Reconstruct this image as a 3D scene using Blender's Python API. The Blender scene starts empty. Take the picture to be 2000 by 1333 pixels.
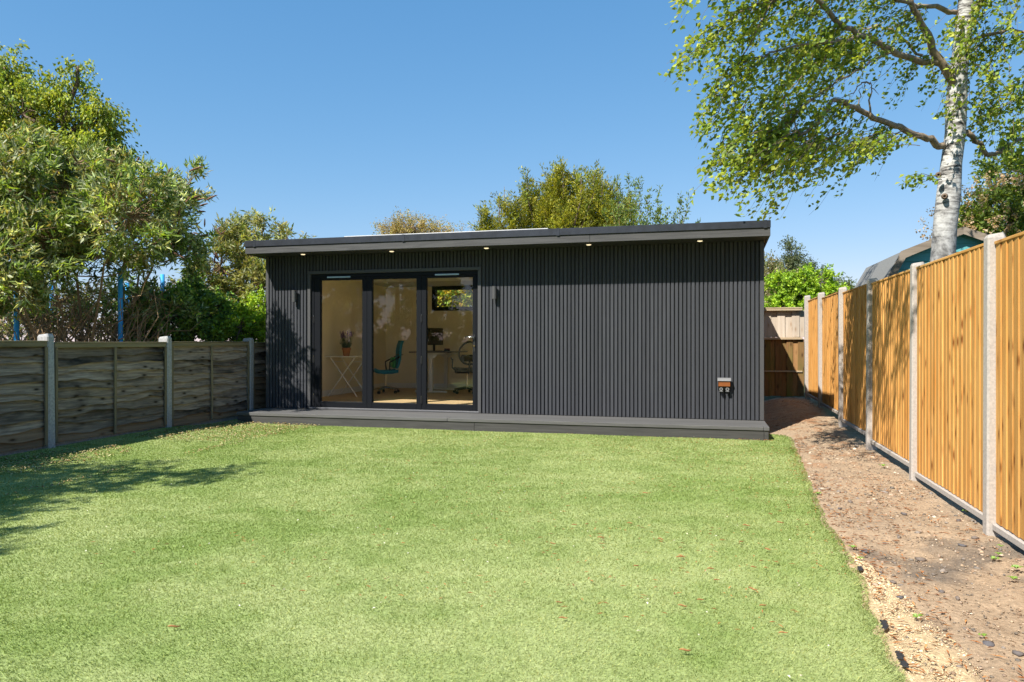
import bpy, bmesh, math, random
import numpy as np
from mathutils import Vector, Matrix

R = math.radians
rnd = random.Random(7)
rng = np.random.default_rng(11)
scene = bpy.context.scene
COL = scene.collection

# ------------------------------------------------------------------ camera, sky, sun, exposure
# garden frame: x runs along the front of the garden room, y into the garden, z up; metres
CAM_H = 1.325
YAW = math.atan(.265)
CA, SA = math.cos(YAW), math.sin(YAW)
cam = bpy.data.cameras.new('camera')
cam.sensor_width = 36.0
cam.lens = 36.0 * 1440 / 2000
cam.clip_start = .05
cam.clip_end = 2000
camo = bpy.data.objects.new('camera', cam)
COL.objects.link(camo)
camo.location = (0, 0, CAM_H)
camo.rotation_euler = (R(90), 0, YAW)
scene.camera = camo

SUN_TRAVEL = Vector((.255, .45, -.57)).normalized()
sun_pos = -SUN_TRAVEL
SUN_EL = math.asin(sun_pos.z)
SUN_AZ = math.atan2(sun_pos.x, sun_pos.y)          # clockwise from +y
world = bpy.data.worlds.new('World')
scene.world = world
world.use_nodes = True
wn = world.node_tree.nodes
wl = world.node_tree.links
bg = wn['Background']
sky = wn.new('ShaderNodeTexSky')
sky.sky_type = 'NISHITA'
sky.sun_disc = False
sky.sun_elevation = SUN_EL
sky.sun_rotation = SUN_AZ
sky.altitude = 50
sky.air_density = 1.0
sky.dust_density = 0.0
sky.ozone_density = 3.0
bg.inputs['Strength'].default_value = .085
# film response of the blue: one curve per channel for the whole sky
sep = wn.new('ShaderNodeSeparateColor')
com = wn.new('ShaderNodeCombineColor')
wl.new(sky.outputs[0], sep.inputs[0])
for ch, (gain, power) in enumerate(((.72, 1.0), (1.414, .63), (2.289, .48))):
    pw = wn.new('ShaderNodeMath')
    pw.operation = 'POWER'
    pw.inputs[1].default_value = power
    ml = wn.new('ShaderNodeMath')
    ml.operation = 'MULTIPLY'
    ml.inputs[1].default_value = gain
    wl.new(sep.outputs[ch], pw.inputs[0])
    wl.new(pw.outputs[0], ml.inputs[0])
    wl.new(ml.outputs[0], com.inputs[ch])
wl.new(com.outputs[0], bg.inputs['Color'])


sun = bpy.data.lights.new('sun', 'SUN')
sun.energy = 5.0
sun.angle = R(.53)
sun.color = (1.0, .95, .87)
suno = bpy.data.objects.new('sun', sun)
COL.objects.link(suno)
suno.location = (-20, -40, 50)
suno.rotation_euler = SUN_TRAVEL.to_track_quat('-Z', 'Y').to_euler()

scene.view_settings.view_transform = 'Standard'
scene.view_settings.look = 'None'
scene.view_settings.exposure = .95
scene.view_settings.gamma = 1
scene.view_settings.use_curve_mapping = False
try:
    scene.cycles.use_denoising = True
    scene.cycles.max_bounces = 10
    scene.cycles.diffuse_bounces = 6
    scene.cycles.transparent_max_bounces = 24
except Exception:
    pass


# ------------------------------------------------------------------ helpers
def W(X, Y, z):
    """camera axes (right, depth) -> garden frame"""
    return Vector((X * CA - Y * SA, X * SA + Y * CA, z))


def px(x, y, Z):
    """photo pixel at camera depth Z -> garden point"""
    return W((x - 1000) / 1440 * Z, Z, CAM_H - (y - 666.5) / 1440 * Z)


def to_px(p):
    X = p[0] * CA + p[1] * SA
    Y = -p[0] * SA + p[1] * CA
    return 1000 + 1440 * X / Y, 666.5 - 1440 * (p[2] - CAM_H) / Y, Y


def sstep(x, a, b):
    t = np.clip((np.asarray(x, float) - a) / (b - a), 0, 1)
    return t * t * (3 - 2 * t)


def hgt(x, y):
    """ground level"""
    x = np.asarray(x, float)
    y = np.asarray(y, float)
    z = .035 * sstep(y, 3.5, 9.5) + .06 * sstep(-x, 5.6, 7.6) * (1 - .75 * sstep(y, 8.6, 9.9))
    z = z + .17 * sstep(y, 9.6, 14.0) * sstep(x, .7, 1.5)
    return z


def hz(x, y):
    return float(hgt(x, y))


def vnoise(x, y, seed=0):
    x = np.asarray(x, float)
    y = np.asarray(y, float)
    xi = np.floor(x).astype(np.int64)
    yi = np.floor(y).astype(np.int64)
    fx = x - xi
    fy = y - yi
    fx = fx * fx * (3 - 2 * fx)
    fy = fy * fy * (3 - 2 * fy)

    def h(a, b):
        n = (a * 374761393 + b * 668265263 + seed * 974634777) & 0x7fffffff
        n = ((n ^ (n >> 13)) * 1274126177) & 0x7fffffff
        return ((n ^ (n >> 16)) & 0xffff) / 65535.0
    return (h(xi, yi) * (1 - fx) * (1 - fy) + h(xi + 1, yi) * fx * (1 - fy)
            + h(xi, yi + 1) * (1 - fx) * fy + h(xi + 1, yi + 1) * fx * fy)


def fbm(x, y, seed=0, o=4):
    v = 0
    a = .5
    for i in range(o):
        v = v + a * vnoise(x * 2 ** i, y * 2 ** i, seed + i)
        a *= .5
    return v


class MB:
    def __init__(self):
        self.v = []
        self.f = []

    def add(self, vs, fs):
        n = len(self.v)
        self.v += [tuple(p) for p in vs]
        self.f += [tuple(i + n for i in f) for f in fs]
        return self

    def box(self, x0, x1, y0, y1, z0, z1):
        return self.add([(x0, y0, z0), (x1, y0, z0), (x1, y1, z0), (x0, y1, z0),
                         (x0, y0, z1), (x1, y0, z1), (x1, y1, z1), (x0, y1, z1)],
                        [(0, 3, 2, 1), (4, 5, 6, 7), (0, 1, 5, 4), (1, 2, 6, 5), (2, 3, 7, 6), (3, 0, 4, 7)])

    def bbox(self, x0, x1, y0, y1, z0, z1, b=.004):
        """box with chamfered edges"""
        bm = bmesh.new()
        bmesh.ops.create_cube(bm, size=1)
        bmesh.ops.scale(bm, verts=bm.verts, vec=(x1 - x0, y1 - y0, z1 - z0))
        bmesh.ops.translate(bm, verts=bm.verts, vec=((x0 + x1) / 2, (y0 + y1) / 2, (z0 + z1) / 2))
        bmesh.ops.bevel(bm, geom=list(bm.edges), offset=b, segments=1, affect='EDGES', profile=.5)
        bm.verts.index_update()
        self.add([v.co[:] for v in bm.verts], [[v.index for v in f.verts] for f in bm.faces])
        bm.free()
        return self

    def tube(self, pts, rad, n=8, cap=True):
        pts = [Vector(p) for p in pts]
        if not hasattr(rad, '__len__'):
            rad = [rad] * len(pts)
        base = len(self.v)
        up = Vector((.31, .17, .93))
        d0 = (pts[1] - pts[0]).normalized()
        if abs(d0.dot(up)) > .95:
            up = Vector((1, .1, 0))
        u = d0.cross(up).normalized()
        for i, p in enumerate(pts):
            d = (pts[min(i + 1, len(pts) - 1)] - pts[max(i - 1, 0)])
            if d.length < 1e-9:
                d = d0
            d.normalize()
            u = (u - d * u.dot(d))
            if u.length < 1e-6:
                u = d.orthogonal()
            u.normalize()
            w = d.cross(u)
            for k in range(n):
                a = 2 * math.pi * k / n
                self.v.append(tuple(p + (u * math.cos(a) + w * math.sin(a)) * rad[i]))
        for i in range(len(pts) - 1):
            for k in range(n):
                a = base + i * n + k
                b = base + i * n + (k + 1) % n
                self.f.append((a, b, b + n, a + n))
        if cap:
            self.f.append(tuple(base + k for k in reversed(range(n))))
            e = base + (len(pts) - 1) * n
            self.f.append(tuple(e + k for k in range(n)))
        return self

    def lathe(self, prof, c=(0, 0, 0), n=16):
        base = len(self.v)
        for r, z in prof:
            for k in range(n):
                a = 2 * math.pi * k / n
                self.v.append((c[0] + r * math.cos(a), c[1] + r * math.sin(a), c[2] + z))
        for i in range(len(prof) - 1):
            for k in range(n):
                a = base + i * n + k
                b = base + i * n + (k + 1) % n
                self.f.append((a, b, b + n, a + n))
        return self

    def prism(self, poly, axis, a0, a1):
        """extrude a 2D polygon; axis 'x': poly=(y,z), 'y': poly=(x,z), 'z': poly=(x,y)"""
        n = len(poly)

        def m(p, a):
            return {'x': (a, p[0], p[1]), 'y': (p[0], a, p[1]), 'z': (p[0], p[1], a)}[axis]
        vs = [m(p, a0) for p in poly] + [m(p, a1) for p in poly]
        fs = [tuple(range(n)), tuple(range(2 * n - 1, n - 1, -1))]
        for i in range(n):
            j = (i + 1) % n
            fs.append((i, i + n, j + n, j))
        return self.add(vs, fs)

    def mesh(self, name, smooth=False):
        me = bpy.data.meshes.new(name)
        me.from_pydata(self.v, [], self.f)
        bm = bmesh.new()
        bm.from_mesh(me)
        bmesh.ops.recalc_face_normals(bm, faces=bm.faces)
        bm.to_mesh(me)
        bm.free()
        if smooth:
            me.polygons.foreach_set('use_smooth', [True] * len(me.polygons))
        me.update()
        return me


def np_mesh(name, verts, faces, tint=None, smooth=False):
    """verts (n,3); faces (m,k); tint (n,3) per vertex albedo"""
    me = bpy.data.meshes.new(name)
    verts = np.ascontiguousarray(verts, dtype=np.float32)
    faces = np.ascontiguousarray(faces, dtype=np.int32)
    m, k = faces.shape
    me.vertices.add(len(verts))
    me.vertices.foreach_set('co', verts.ravel())
    me.loops.add(m * k)
    me.loops.foreach_set('vertex_index', faces.ravel())
    me.polygons.add(m)
    me.polygons.foreach_set('loop_start', np.arange(0, m * k, k, dtype=np.int32))
    if smooth:
        me.polygons.foreach_set('use_smooth', np.ones(m, dtype=bool))
    if tint is not None:
        a = me.attributes.new('tint', 'FLOAT_COLOR', 'POINT')
        c = np.ones((len(verts), 4), dtype=np.float32)
        c[:, :3] = tint
        a.data.foreach_set('color', c.ravel())
    me.update(calc_edges=True)
    me.validate()
    return me


def link(name, me, mat, parent=None, loc=(0, 0, 0), rot=(0, 0, 0)):
    o = bpy.data.objects.new(name, me)
    COL.objects.link(o)
    if mat is not None and me is not None and not me.materials:
        me.materials.append(mat)
    o.location = loc
    o.rotation_euler = rot
    o.parent = parent
    return o


def tag(o, label=None, cat=None, group=None, kind=None):
    if label:
        o['label'] = label
    if cat:
        o['category'] = cat
    if group:
        o['group'] = group
    if kind:
        o['kind'] = kind
    return o


def thing(name, label, cat, loc=(0, 0, 0), rz=0, group=None):
    o = bpy.data.objects.new(name, None)
    o.empty_display_size = .2
    COL.objects.link(o)
    o.location = loc
    o.rotation_euler = (0, 0, rz)
    return tag(o, label, cat, group)


def part(name, mb, mat, parent, loc=(0, 0, 0), rot=(0, 0, 0), smooth=False, world_verts=False):
    me = mb.mesh(name, smooth) if isinstance(mb, MB) else mb
    if world_verts:
        off = Vector((0, 0, 0))
        p = parent
        while p is not None:
            off += p.location
            p = p.parent
        me.transform(Matrix.Translation(-off))
    return link(name, me, mat, parent, loc, rot)


# ------------------------------------------------------------------ materials
def new_mat(name):
    m = bpy.data.materials.new(name)
    m.use_nodes = True
    nt = m.node_tree
    return m, nt.nodes, nt.links, nt.nodes['Principled BSDF']


def obj_coords(N, L, scale, rand=True):
    tc = N.new('ShaderNodeTexCoord')
    mp = N.new('ShaderNodeMapping')
    mp.inputs['Scale'].default_value = scale
    if rand:
        oi = N.new('ShaderNodeObjectInfo')
        mu = N.new('ShaderNodeVectorMath')
        mu.operation = 'SCALE'
        mu.inputs[0].default_value = (37.3, 19.7, 53.1)
        L.new(oi.outputs['Random'], mu.inputs['Scale'])
        ad = N.new('ShaderNodeVectorMath')
        ad.operation = 'ADD'
        L.new(tc.outputs['Object'], ad.inputs[0])
        L.new(mu.outputs[0], ad.inputs[1])
        L.new(ad.outputs[0], mp.inputs['Vector'])
    else:
        L.new(tc.outputs['Object'], mp.inputs['Vector'])
    return mp.outputs[0]


def noise(N, L, vec, scale, detail=4, rough=.55, dist=0):
    n = N.new('ShaderNodeTexNoise')
    n.inputs['Scale'].default_value = scale
    n.inputs['Detail'].default_value = detail
    n.inputs['Roughness'].default_value = rough
    n.inputs['Distortion'].default_value = dist
    L.new(vec, n.inputs['Vector'])
    return n.outputs['Fac']


def ramp(N, L, fac, stops):
    r = N.new('ShaderNodeValToRGB')
    e = r.color_ramp.elements
    while len(e) < len(stops):
        e.new(.5)
    for el, (p, c) in zip(e, stops):
        el.position = p
        el.color = (*c, 1) if len(c) == 3 else c
    L.new(fac, r.inputs['Fac'])
    return r.outputs['Color']


def mixc(N, L, fac, a, b, mode='MIX'):
    m = N.new('ShaderNodeMix')
    m.data_type = 'RGBA'
    m.blend_type = mode
    for s, v in ((0, fac), (6, a), (7, b)):
        if isinstance(v, bpy.types.NodeSocket):
            L.new(v, m.inputs[s])
        else:
            m.inputs[s].default_value = v if s == 0 else (*v, 1)
    return m.outputs[2]


def bump(N, L, fac, bsdf, strength=.3, dist=.01):
    b = N.new('ShaderNodeBump')
    b.inputs['Strength'].default_value = strength
    b.inputs['Distance'].default_value = dist
    L.new(fac, b.inputs['Height'])
    L.new(b.outputs[0], bsdf.inputs['Normal'])


def rand_value(N, L, col, lo, hi):
    """a little lighter or darker from piece to piece"""
    oi = N.new('ShaderNodeObjectInfo')
    mr = N.new('ShaderNodeMapRange')
    mr.inputs[3].default_value = lo
    mr.inputs[4].default_value = hi
    L.new(oi.outputs['Random'], mr.inputs[0])
    hs = N.new('ShaderNodeHueSaturation')
    L.new(mr.outputs[0], hs.inputs['Value'])
    L.new(col, hs.inputs['Color'])
    return hs.outputs[0]


def mat_plain(name, col, rough=.5, metal=0, var=.06, nscale=30, bstr=0.0, spec=.5):
    m, N, L, B = new_mat(name)
    v = obj_coords(N, L, (1, 1, 1))
    n = noise(N, L, v, nscale, 5)
    a = tuple(max(0, c * (1 - var)) for c in col)
    b = tuple(c * (1 + var) for c in col)
    L.new(ramp(N, L, n, [(.3, a), (.7, b)]), B.inputs['Base Color'])
    B.inputs['Roughness'].default_value = rough
    B.inputs['Metallic'].default_value = metal
    B.inputs['Specular IOR Level'].default_value = spec
    if bstr:
        bump(N, L, n, B, bstr, .004)
    return m


def mat_wood(name, stops, axis='z', knots=None, vary=(.85, 1.12), grain=26, rough=.75, blotch=None, bstr=.35, spec=.12):
    """wood with grain along one axis"""
    m, N, L, B = new_mat(name)
    k = .06
    sc = {'x': (k, 1, 1), 'y': (1, k, 1), 'z': (1, 1, k)}[axis]
    v = obj_coords(N, L, sc)
    g = noise(N, L, v, grain, 6, .6, .6)
    col = ramp(N, L, g, stops)
    v1 = obj_coords(N, L, (1, 1, 1))
    if blotch:
        bn = noise(N, L, obj_coords(N, L, {'x': (.35, 1, 1), 'y': (1, .35, 1), 'z': (1, 1, .35)}[axis]), blotch[1], 4, .6)
        bf = ramp(N, L, bn, [(blotch[2], (0, 0, 0)), (blotch[3], (1, 1, 1))])
        col = mixc(N, L, bf, col, blotch[0])
    if knots:
        vo = N.new('ShaderNodeTexVoronoi')
        vo.inputs['Scale'].default_value = 1
        L.new(obj_coords(N, L, {'x': (4, 11, 11), 'y': (11, 4, 11), 'z': (11, 11, 4)}[axis]), vo.inputs['Vector'])
        kf = ramp(N, L, vo.outputs['Distance'], [(.08, (1, 1, 1)), (.19, (.3, .3, .3)), (.32, (0, 0, 0))])
        col = mixc(N, L, kf, col, knots)
    col = rand_value(N, L, col, *vary)
    L.new(col, B.inputs['Base Color'])
    B.inputs['Roughness'].default_value = rough
    B.inputs['Specular IOR Level'].default_value = spec
    bump(N, L, g, B, bstr, .003)
    return m


def mat_leaf(name, trans=.38, rough=.5, spec=.35, tcol=(1.25, 1.15, .45)):
    m, N, L, B = new_mat(name)
    at = N.new('ShaderNodeAttribute')
    at.attribute_name = 'tint'
    L.new(at.outputs['Color'], B.inputs['Base Color'])
    B.inputs['Roughness'].default_value = rough
    B.inputs['Specular IOR Level'].default_value = spec
    if trans > 0:
        tr = N.new('ShaderNodeBsdfTranslucent')
        L.new(mixc(N, L, 1.0, at.outputs['Color'], tcol, 'MULTIPLY'), tr.inputs['Color'])
        mx = N.new('ShaderNodeMixShader')
        mx.inputs[0].default_value = trans
        L.new(B.outputs[0], mx.inputs[1])
        L.new(tr.outputs[0], mx.inputs[2])
        L.new(mx.outputs[0], N['Material Output'].inputs['Surface'])
    return m


M = {}
M['leaf'] = mat_leaf('leaf', .45)
M['leaf_gloss'] = mat_leaf('glossy leaf', .25, .35, .5)
M['blade'] = mat_leaf('turf blade', .25, .5, .3, (1.1, 1.1, .6))
M['tinted'] = mat_leaf('tinted bits', 0, .85, .2)
M['bark'] = mat_plain('brown bark', (.13, .09, .06), .9, 0, .45, 40, .5)
M['twig'] = mat_plain('tan twigs', (.26, .17, .09), .85, 0, .35, 40, .3)
M['concrete'] = mat_plain('concrete', (.37, .335, .30), .9, 0, .16, 60, .35)
M['concrete_old'] = mat_plain('weathered concrete', (.33, .33, .33), .9, 0, .25, 40, .35)
M['slat'] = mat_wood('charcoal composite slat', [(.3, (.042, .0445, .051)), (.7, (.055, .0575, .065))], 'z', None, (.9, 1.1), 40, .62, None, .15)
M['wallback'] = mat_plain('charcoal backing', (.012, .012, .013), .7, 0, .1)
M['trim'] = mat_plain('charcoal trim', (.055, .055, .057), .55, 0, .08, 60, .08)
M['fascia'] = mat_wood('charcoal embossed board', [(.25, (.050, .050, .051)), (.75, (.095, .094, .094))], 'x', None, (.95, 1.05), 34, .7, None, .7)
M['capping'] = mat_plain('dark plastic capping', (.016, .019, .027), .42, 0, .3, 9, .06)
M['deck'] = mat_wood('grey composite deck', [(.25, (.075, .074, .073)), (.75, (.12, .118, .115))], 'x', None, (.93, 1.07), 40, .7, None, .5)
M['deckfascia'] = mat_wood('dark embossed fascia', [(.25, (.042, .041, .040)), (.75, (.075, .073, .071))], 'x', None, (.95, 1.05), 34, .7, None, .9)
M['alu'] = mat_plain('black powder coat', (.0065, .0075, .010), .5, 0, .1, 80, 0, .15)
M['alusill'] = mat_plain('grey sill', (.2, .2, .21), .35, .6, .08, 40)
M['vent'] = mat_plain('vent with sky tint', (.32, .43, .55), .5, 0, .05)  # blue of the reflected sky put into the vent's base colour
M['steel'] = mat_plain('steel', (.6, .6, .6), .25, 1, .05)
M['brass'] = mat_plain('brass', (.6, .42, .18), .3, 1, .05)
M['soffit'] = mat_plain('dark soffit', (.03, .03, .031), .6, 0, .1)
M['pine_pale'] = mat_wood('pale timber', [(.3, (.5, .36, .22)), (.7, (.62, .46, .3))], 'y')
M['roofing'] = mat_plain('pale roofing', (.55, .55, .55), .7, 0, .1)
M['cream'] = mat_plain('cream wall', (.88, .785, .58), .9, 0, .02, 4)
M['white'] = mat_plain('white paint', (.8, .8, .78), .5, 0, .02)
M['oak'] = mat_wood('oak floor', [(.3, (.48, .33, .18)), (.7, (.62, .45, .27))], 'x', None, (.9, 1.1), 20, .45)
M['offwhite'] = mat_plain('white powder coat', (.75, .74, .71), .45, 0, .03)
M['black'] = mat_plain('black plastic', (.012, .012, .013), .45, 0, .1)
M['screen'] = mat_plain('dark screen', (.006, .006, .007), .2, 0, .1)
M['teal'] = mat_plain('teal fabric', (.012, .20, .30), .8, 0, .15, 120, .1)
M['green'] = mat_plain('green plastic', (.02, .25, .08), .4, 0, .05)
M['grey'] = mat_plain('grey desktop', (.16, .15, .14), .5, 0, .06)
M['terracotta'] = mat_plain('terracotta', (.42, .17, .07), .85, 0, .12, 40, .1)
M['amber'] = mat_plain('amber tinted cover', (.20, .065, .018), .25, 0, .1, 20)
M['lid'] = mat_plain('mid grey lid', (.17, .17, .17), .35, 0, .05)
M['greyplastic'] = mat_plain('grey plastic', (.32, .32, .32), .4, 0, .05)
M['blue'] = mat_plain('blue foam sleeve', (.03, .34, .74), .6, 0, .12, 60, .2)
M['galv'] = mat_plain('galvanised tube', (.45, .46, .47), .4, .8, .08)
PINE = [(.25, (.46, .215, .054)), (.5, (.56, .295, .086)), (.75, (.66, .38, .14))]
M['pine'] = mat_wood('treated pine', PINE, 'z', (.17, .06, .013), (.88, 1.1), 30, .7, ((.46, .20, .045), 3.0, .52, .75))
M['pinerail'] = mat_wood('treated pine rail', PINE, 'y', (.27, .10, .02), (.86, 1.1), 30, .7)
M['lap'] = mat_wood('weathered lap board', [(.25, (.11, .088, .068)), (.5, (.25, .20, .15)), (.75, (.43, .355, .27))], 'y', (.035, .025, .016), (.65, 1.35), 42, .85, ((.035, .034, .032), 3.4, .5, .7), 1.0)
M['lapnew'] = mat_wood('browner lap board', [(.2, (.15, .10, .06)), (.8, (.33, .225, .135))], 'y', (.06, .03, .015), (.8, 1.15), 24, .85, None, .7)
M['lapframe'] = mat_wood('weathered batten', [(.2, (.12, .10, .062)), (.8, (.27, .22, .14))], 'z', None, (.85, 1.15), 26, .85)
M['lapcap'] = mat_wood('weathered cap rail', [(.2, (.14, .115, .07)), (.8, (.30, .25, .15))], 'y', None, (.85, 1.15), 26, .85)
M['backlow'] = mat_wood('brown fence board', [(.2, (.17, .085, .035)), (.8, (.33, .19, .08))], 'z', (.09, .045, .02), (.75, 1.2), 24, .8, ((.14, .15, .035), 1.6, .5, .7))
M['backhigh'] = mat_wood('fence board coloured sunlit', [(.2, (.36, .29, .22)), (.8, (.52, .45, .37))], 'z', (.3, .21, .14), (.92, 1.08), 20, .85)  # paleness of the sunlit upper tier put into its board colour
M['backrail'] = mat_wood('fence rail', [(.2, (.3, .22, .13)), (.8, (.45, .36, .25))], 'x', None, (.9, 1.1), 24, .85)
M['shedteal'] = mat_wood('teal painted board', [(.25, (.085, .29, .31)), (.75, (.13, .38, .40))], 'x', None, (.9, 1.1), 20, .7)
M['shedfelt'] = mat_plain('mineral felt', (.17, .17, .16), .95, 0, .3, 120, .4)
M['shedbarge'] = mat_wood('weathered bargeboard', [(.2, (.15, .12, .09)), (.8, (.3, .25, .2))], 'x', None, (.9, 1.1), 22, .85)
M['membrane'] = mat_plain('black membrane', (.02, .022, .025), .7, 0, .3)

# glass: see-through with a sheen that grows towards grazing
m, N, L, B = new_mat('window glass')
N.remove(B)
lw = N.new('ShaderNodeLayerWeight')
lw.inputs['Blend'].default_value = .5
pw = N.new('ShaderNodeMath')
pw.operation = 'POWER'
pw.inputs[1].default_value = 4
L.new(lw.outputs['Facing'], pw.inputs[0])
mr = N.new('ShaderNodeMapRange')
mr.inputs[3].default_value = .042
mr.inputs[4].default_value = .8
L.new(pw.outputs[0], mr.inputs[0])
tr = N.new('ShaderNodeBsdfTransparent')
tr.inputs[0].default_value = (.985, .99, .975, 1)
gl = N.new('ShaderNodeBsdfGlossy')
gl.inputs['Roughness'].default_value = .01
mx = N.new('ShaderNodeMixShader')
L.new(mr.outputs[0], mx.inputs[0])
L.new(tr.outputs[0], mx.inputs[1])
L.new(gl.outputs[0], mx.inputs[2])
L.new(mx.outputs[0], N['Material Output'].inputs['Surface'])
M['glass'] = m

m, N, L, B = new_mat('downlight lens')
B.inputs['Base Color'].default_value = (.8, .75, .6, 1)
B.inputs['Emission Color'].default_value = (1, .8, .5, 1)
B.inputs['Emission Strength'].default_value = .6
M['lens'] = m

m, N, L, B = new_mat('enclosure net')
tr = N.new('ShaderNodeBsdfTransparent')
mx = N.new('ShaderNodeMixShader')
mx.inputs[0].default_value = .28
B.inputs['Base Color'].default_value = (.12, .12, .13, 1)
L.new(tr.outputs[0], mx.inputs[1])
L.new(B.outputs[0], mx.inputs[2])
L.new(mx.outputs[0], N['Material Output'].inputs['Surface'])
M['net'] = m

# birch bark: white, dark horizontal marks, rough grey plates low down
m, N, L, B = new_mat('birch bark')
v = obj_coords(N, L, (1, 1, 4.2), False)
n1 = noise(N, L, v, 5.5, 7, .68, .4)
c1 = ramp(N, L, n1, [(.38, (.04, .036, .032)), (.46, (.22, .205, .185)), (.55, (.46, .45, .42)), (.75, (.66, .65, .62))])
v2 = obj_coords(N, L, (1, 1, .8), False)
n2 = noise(N, L, v2, 7, 6, .65, .8)
c2 = ramp(N, L, n2, [(.38, (.05, .05, .05)), (.5, (.20, .20, .20)), (.68, (.42, .42, .41))])
tc = N.new('ShaderNodeTexCoord')
sx = N.new('ShaderNodeSeparateXYZ')
L.new(tc.outputs['Object'], sx.inputs[0])
mr = N.new('ShaderNodeMapRange')
mr.inputs[1].default_value = 2.2
mr.inputs[2].default_value = 3.4
mr.inputs[3].default_value = 1
mr.inputs[4].default_value = 0
L.new(sx.outputs[2], mr.inputs[0])
L.new(mixc(N, L, mr.outputs[0], c1, c2), B.inputs['Base Color'])
B.inputs['Roughness'].default_value = .75
bump(N, L, n2, B, .6, .02)
M['birchbark'] = m

# soil and turf use albedo stored on the mesh plus fine grain
def mat_ground(name, nscale, lo, hi, bs, bd):
    m, N, L, B = new_mat(name)
    at = N.new('ShaderNodeAttribute')
    at.attribute_name = 'tint'
    v = obj_coords(N, L, (1, 1, 1), False)
    n = noise(N, L, v, nscale, 8, .7)
    g = ramp(N, L, n, [(.3, (lo,) * 3), (.7, (hi,) * 3)])
    L.new(mixc(N, L, 1.0, at.outputs['Color'], g, 'MULTIPLY'), B.inputs['Base Color'])
    B.inputs['Roughness'].default_value = .95
    B.inputs['Specular IOR Level'].default_value = .1
    bump(N, L, n, B, bs, bd)
    return m


M['soil'] = mat_ground('soil', 38, .62, 1.3, .8, .02)
M['turf'] = mat_ground('turf', 60, .6, 1.25, .6, .02)
#@@SETTING
# ------------------------------------------------------------------ ground
FL, FR = -7.40, 1.882            # the two side fences
WALL_Y = 10.742                  # front of the slats
BX0, BX1 = -7.057, .758          # garden room ends
DECK_Y, DECK_Z = 9.974, .222
EDGE = [(1.5, .70), (3.1, .76), (3.3, .76), (3.76, .78), (4.38, .83), (4.95, .85), (5.68, .84), (6.81, .89), (8.9, 1.0), (10.3, 1.08), (10.55, 1.0), (10.7, .80)]


def edge_x(y):
    return np.interp(y, [e[0] for e in EDGE], [e[1] for e in EDGE])


def grid(xs, ys):
    X, Y = np.meshgrid(xs, ys)
    nx, ny = len(xs), len(ys)
    i = np.arange(nx * ny).reshape(ny, nx)
    F = np.stack([i[:-1, :-1], i[:-1, 1:], i[1:, 1:], i[1:, :-1]], -1).reshape(-1, 4)
    return X.ravel(), Y.ravel(), F


def soil_tint(x, y):
    n = fbm(x * 1.7, y * 1.7, 3)
    n2 = fbm(x * 6, y * 6, 9)
    base = np.array([.345, .255, .17])
    dark = np.array([.135, .115, .095])
    sand = np.array([.52, .40, .235])
    red = np.array([.27, .14, .07])
    c = base[None] * (.8 + .45 * n2[:, None])
    k = sstep(n, .46, .60)[:, None] * .85 * sstep(-y, -6.4, -4.6)[:, None]
    c = c * (1 - k) + dark[None] * k
    d = x - edge_x(y)
    w = .02 + .30 * sstep(-y, -5.2, -2.8)
    s = (sstep(-(d - w * (.6 + .9 * n2)), -.06, .06) * sstep(-y, -5.6, -4.0))[:, None] * .95
    c = c * (1 - s) + sand[None] * s
    r = (sstep(n2, .5, .7) * sstep(y, 6.5, 9))[:, None] * .75
    c = c * (1 - r) + red[None] * r
    return c


# everything outside: one sheet to the horizon, fine inside the garden
xs = np.concatenate([[-900, -300, -100, -40, -20, -12, -8.5], np.arange(-7.6, .6, .4), np.arange(.6, 2.0, .025), [2.2, 3, 5, 9, 16, 40, 100, 300, 900]])
ys = np.concatenate([[-900, -300, -100, -40, -20, -8, -3, 0], np.arange(1.2, 15.8, .04), [16.5, 19, 24, 40, 100, 300, 900]])
X, Y, F = grid(xs, ys)
inp = (X > .55) & (X < 2.0) & (Y > 1.1) & (Y < 15.7)
Zg = hgt(X, Y)
Zg = Zg + inp * ((fbm(X * 3, Y * 3, 21) - .47) * .05 + (fbm(X * 14, Y * 14, 22) - .47) * .03)
Zg = np.where((X < edge_x(Y) - .06) & (Y < 10.9) & (Y > -4), Zg - .03, Zg)
tint = np.where(inp[:, None], soil_tint(X, Y), np.array([.07, .075, .035])[None])
g = link('ground', np_mesh('ground', np.stack([X, Y, Zg], 1), F, tint, True), M['soil'])
tag(g, 'bare brown soil strip and the ground beyond the fences', kind='structure')

# lawn sheet
def turf_tint(x, y):
    n = fbm(x * .9, y * .9, 31)
    n2 = fbm(x * 3.2, y * 4.2, 37)
    n3 = fbm(x * 12, y * 12, 41, 2)
    a = np.array([.235, .315, .092])
    b = np.array([.375, .43, .180])
    k = np.clip(.5 + 1.2 * (n - .47) + 1.3 * (n2 - .47) + .8 * (n3 - .4), 0, 1)[:, None]
    return a[None] * (1 - k) + b[None] * k


ys = np.arange(-4, 10.84, .06)
us = np.linspace(0, 1, 110)
U, Y = np.meshgrid(us, ys)
EX = edge_x(Y) + (fbm(Y * 5, Y * 0 + 3, 5) - .47) * .05
X = FL + .03 + (EX - FL - .03) * U
i = np.arange(U.size).reshape(U.shape)
F = np.stack([i[:-1, :-1], i[:-1, 1:], i[1:, 1:], i[1:, :-1]], -1).reshape(-1, 4)
Zl = hgt(X, Y) + .012 + (fbm(X * .8, Y * .8, 51) - .47) * .02 - .02 * sstep(U, .995, 1)
lawn = link('lawn', np_mesh('lawn', np.stack([X.ravel(), Y.ravel(), Zl.ravel()], 1), F, turf_tint(X.ravel(), Y.ravel()), True), M['turf'])
tag(lawn, 'flat green artificial turf lawn in front of the garden room', kind='structure')

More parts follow.
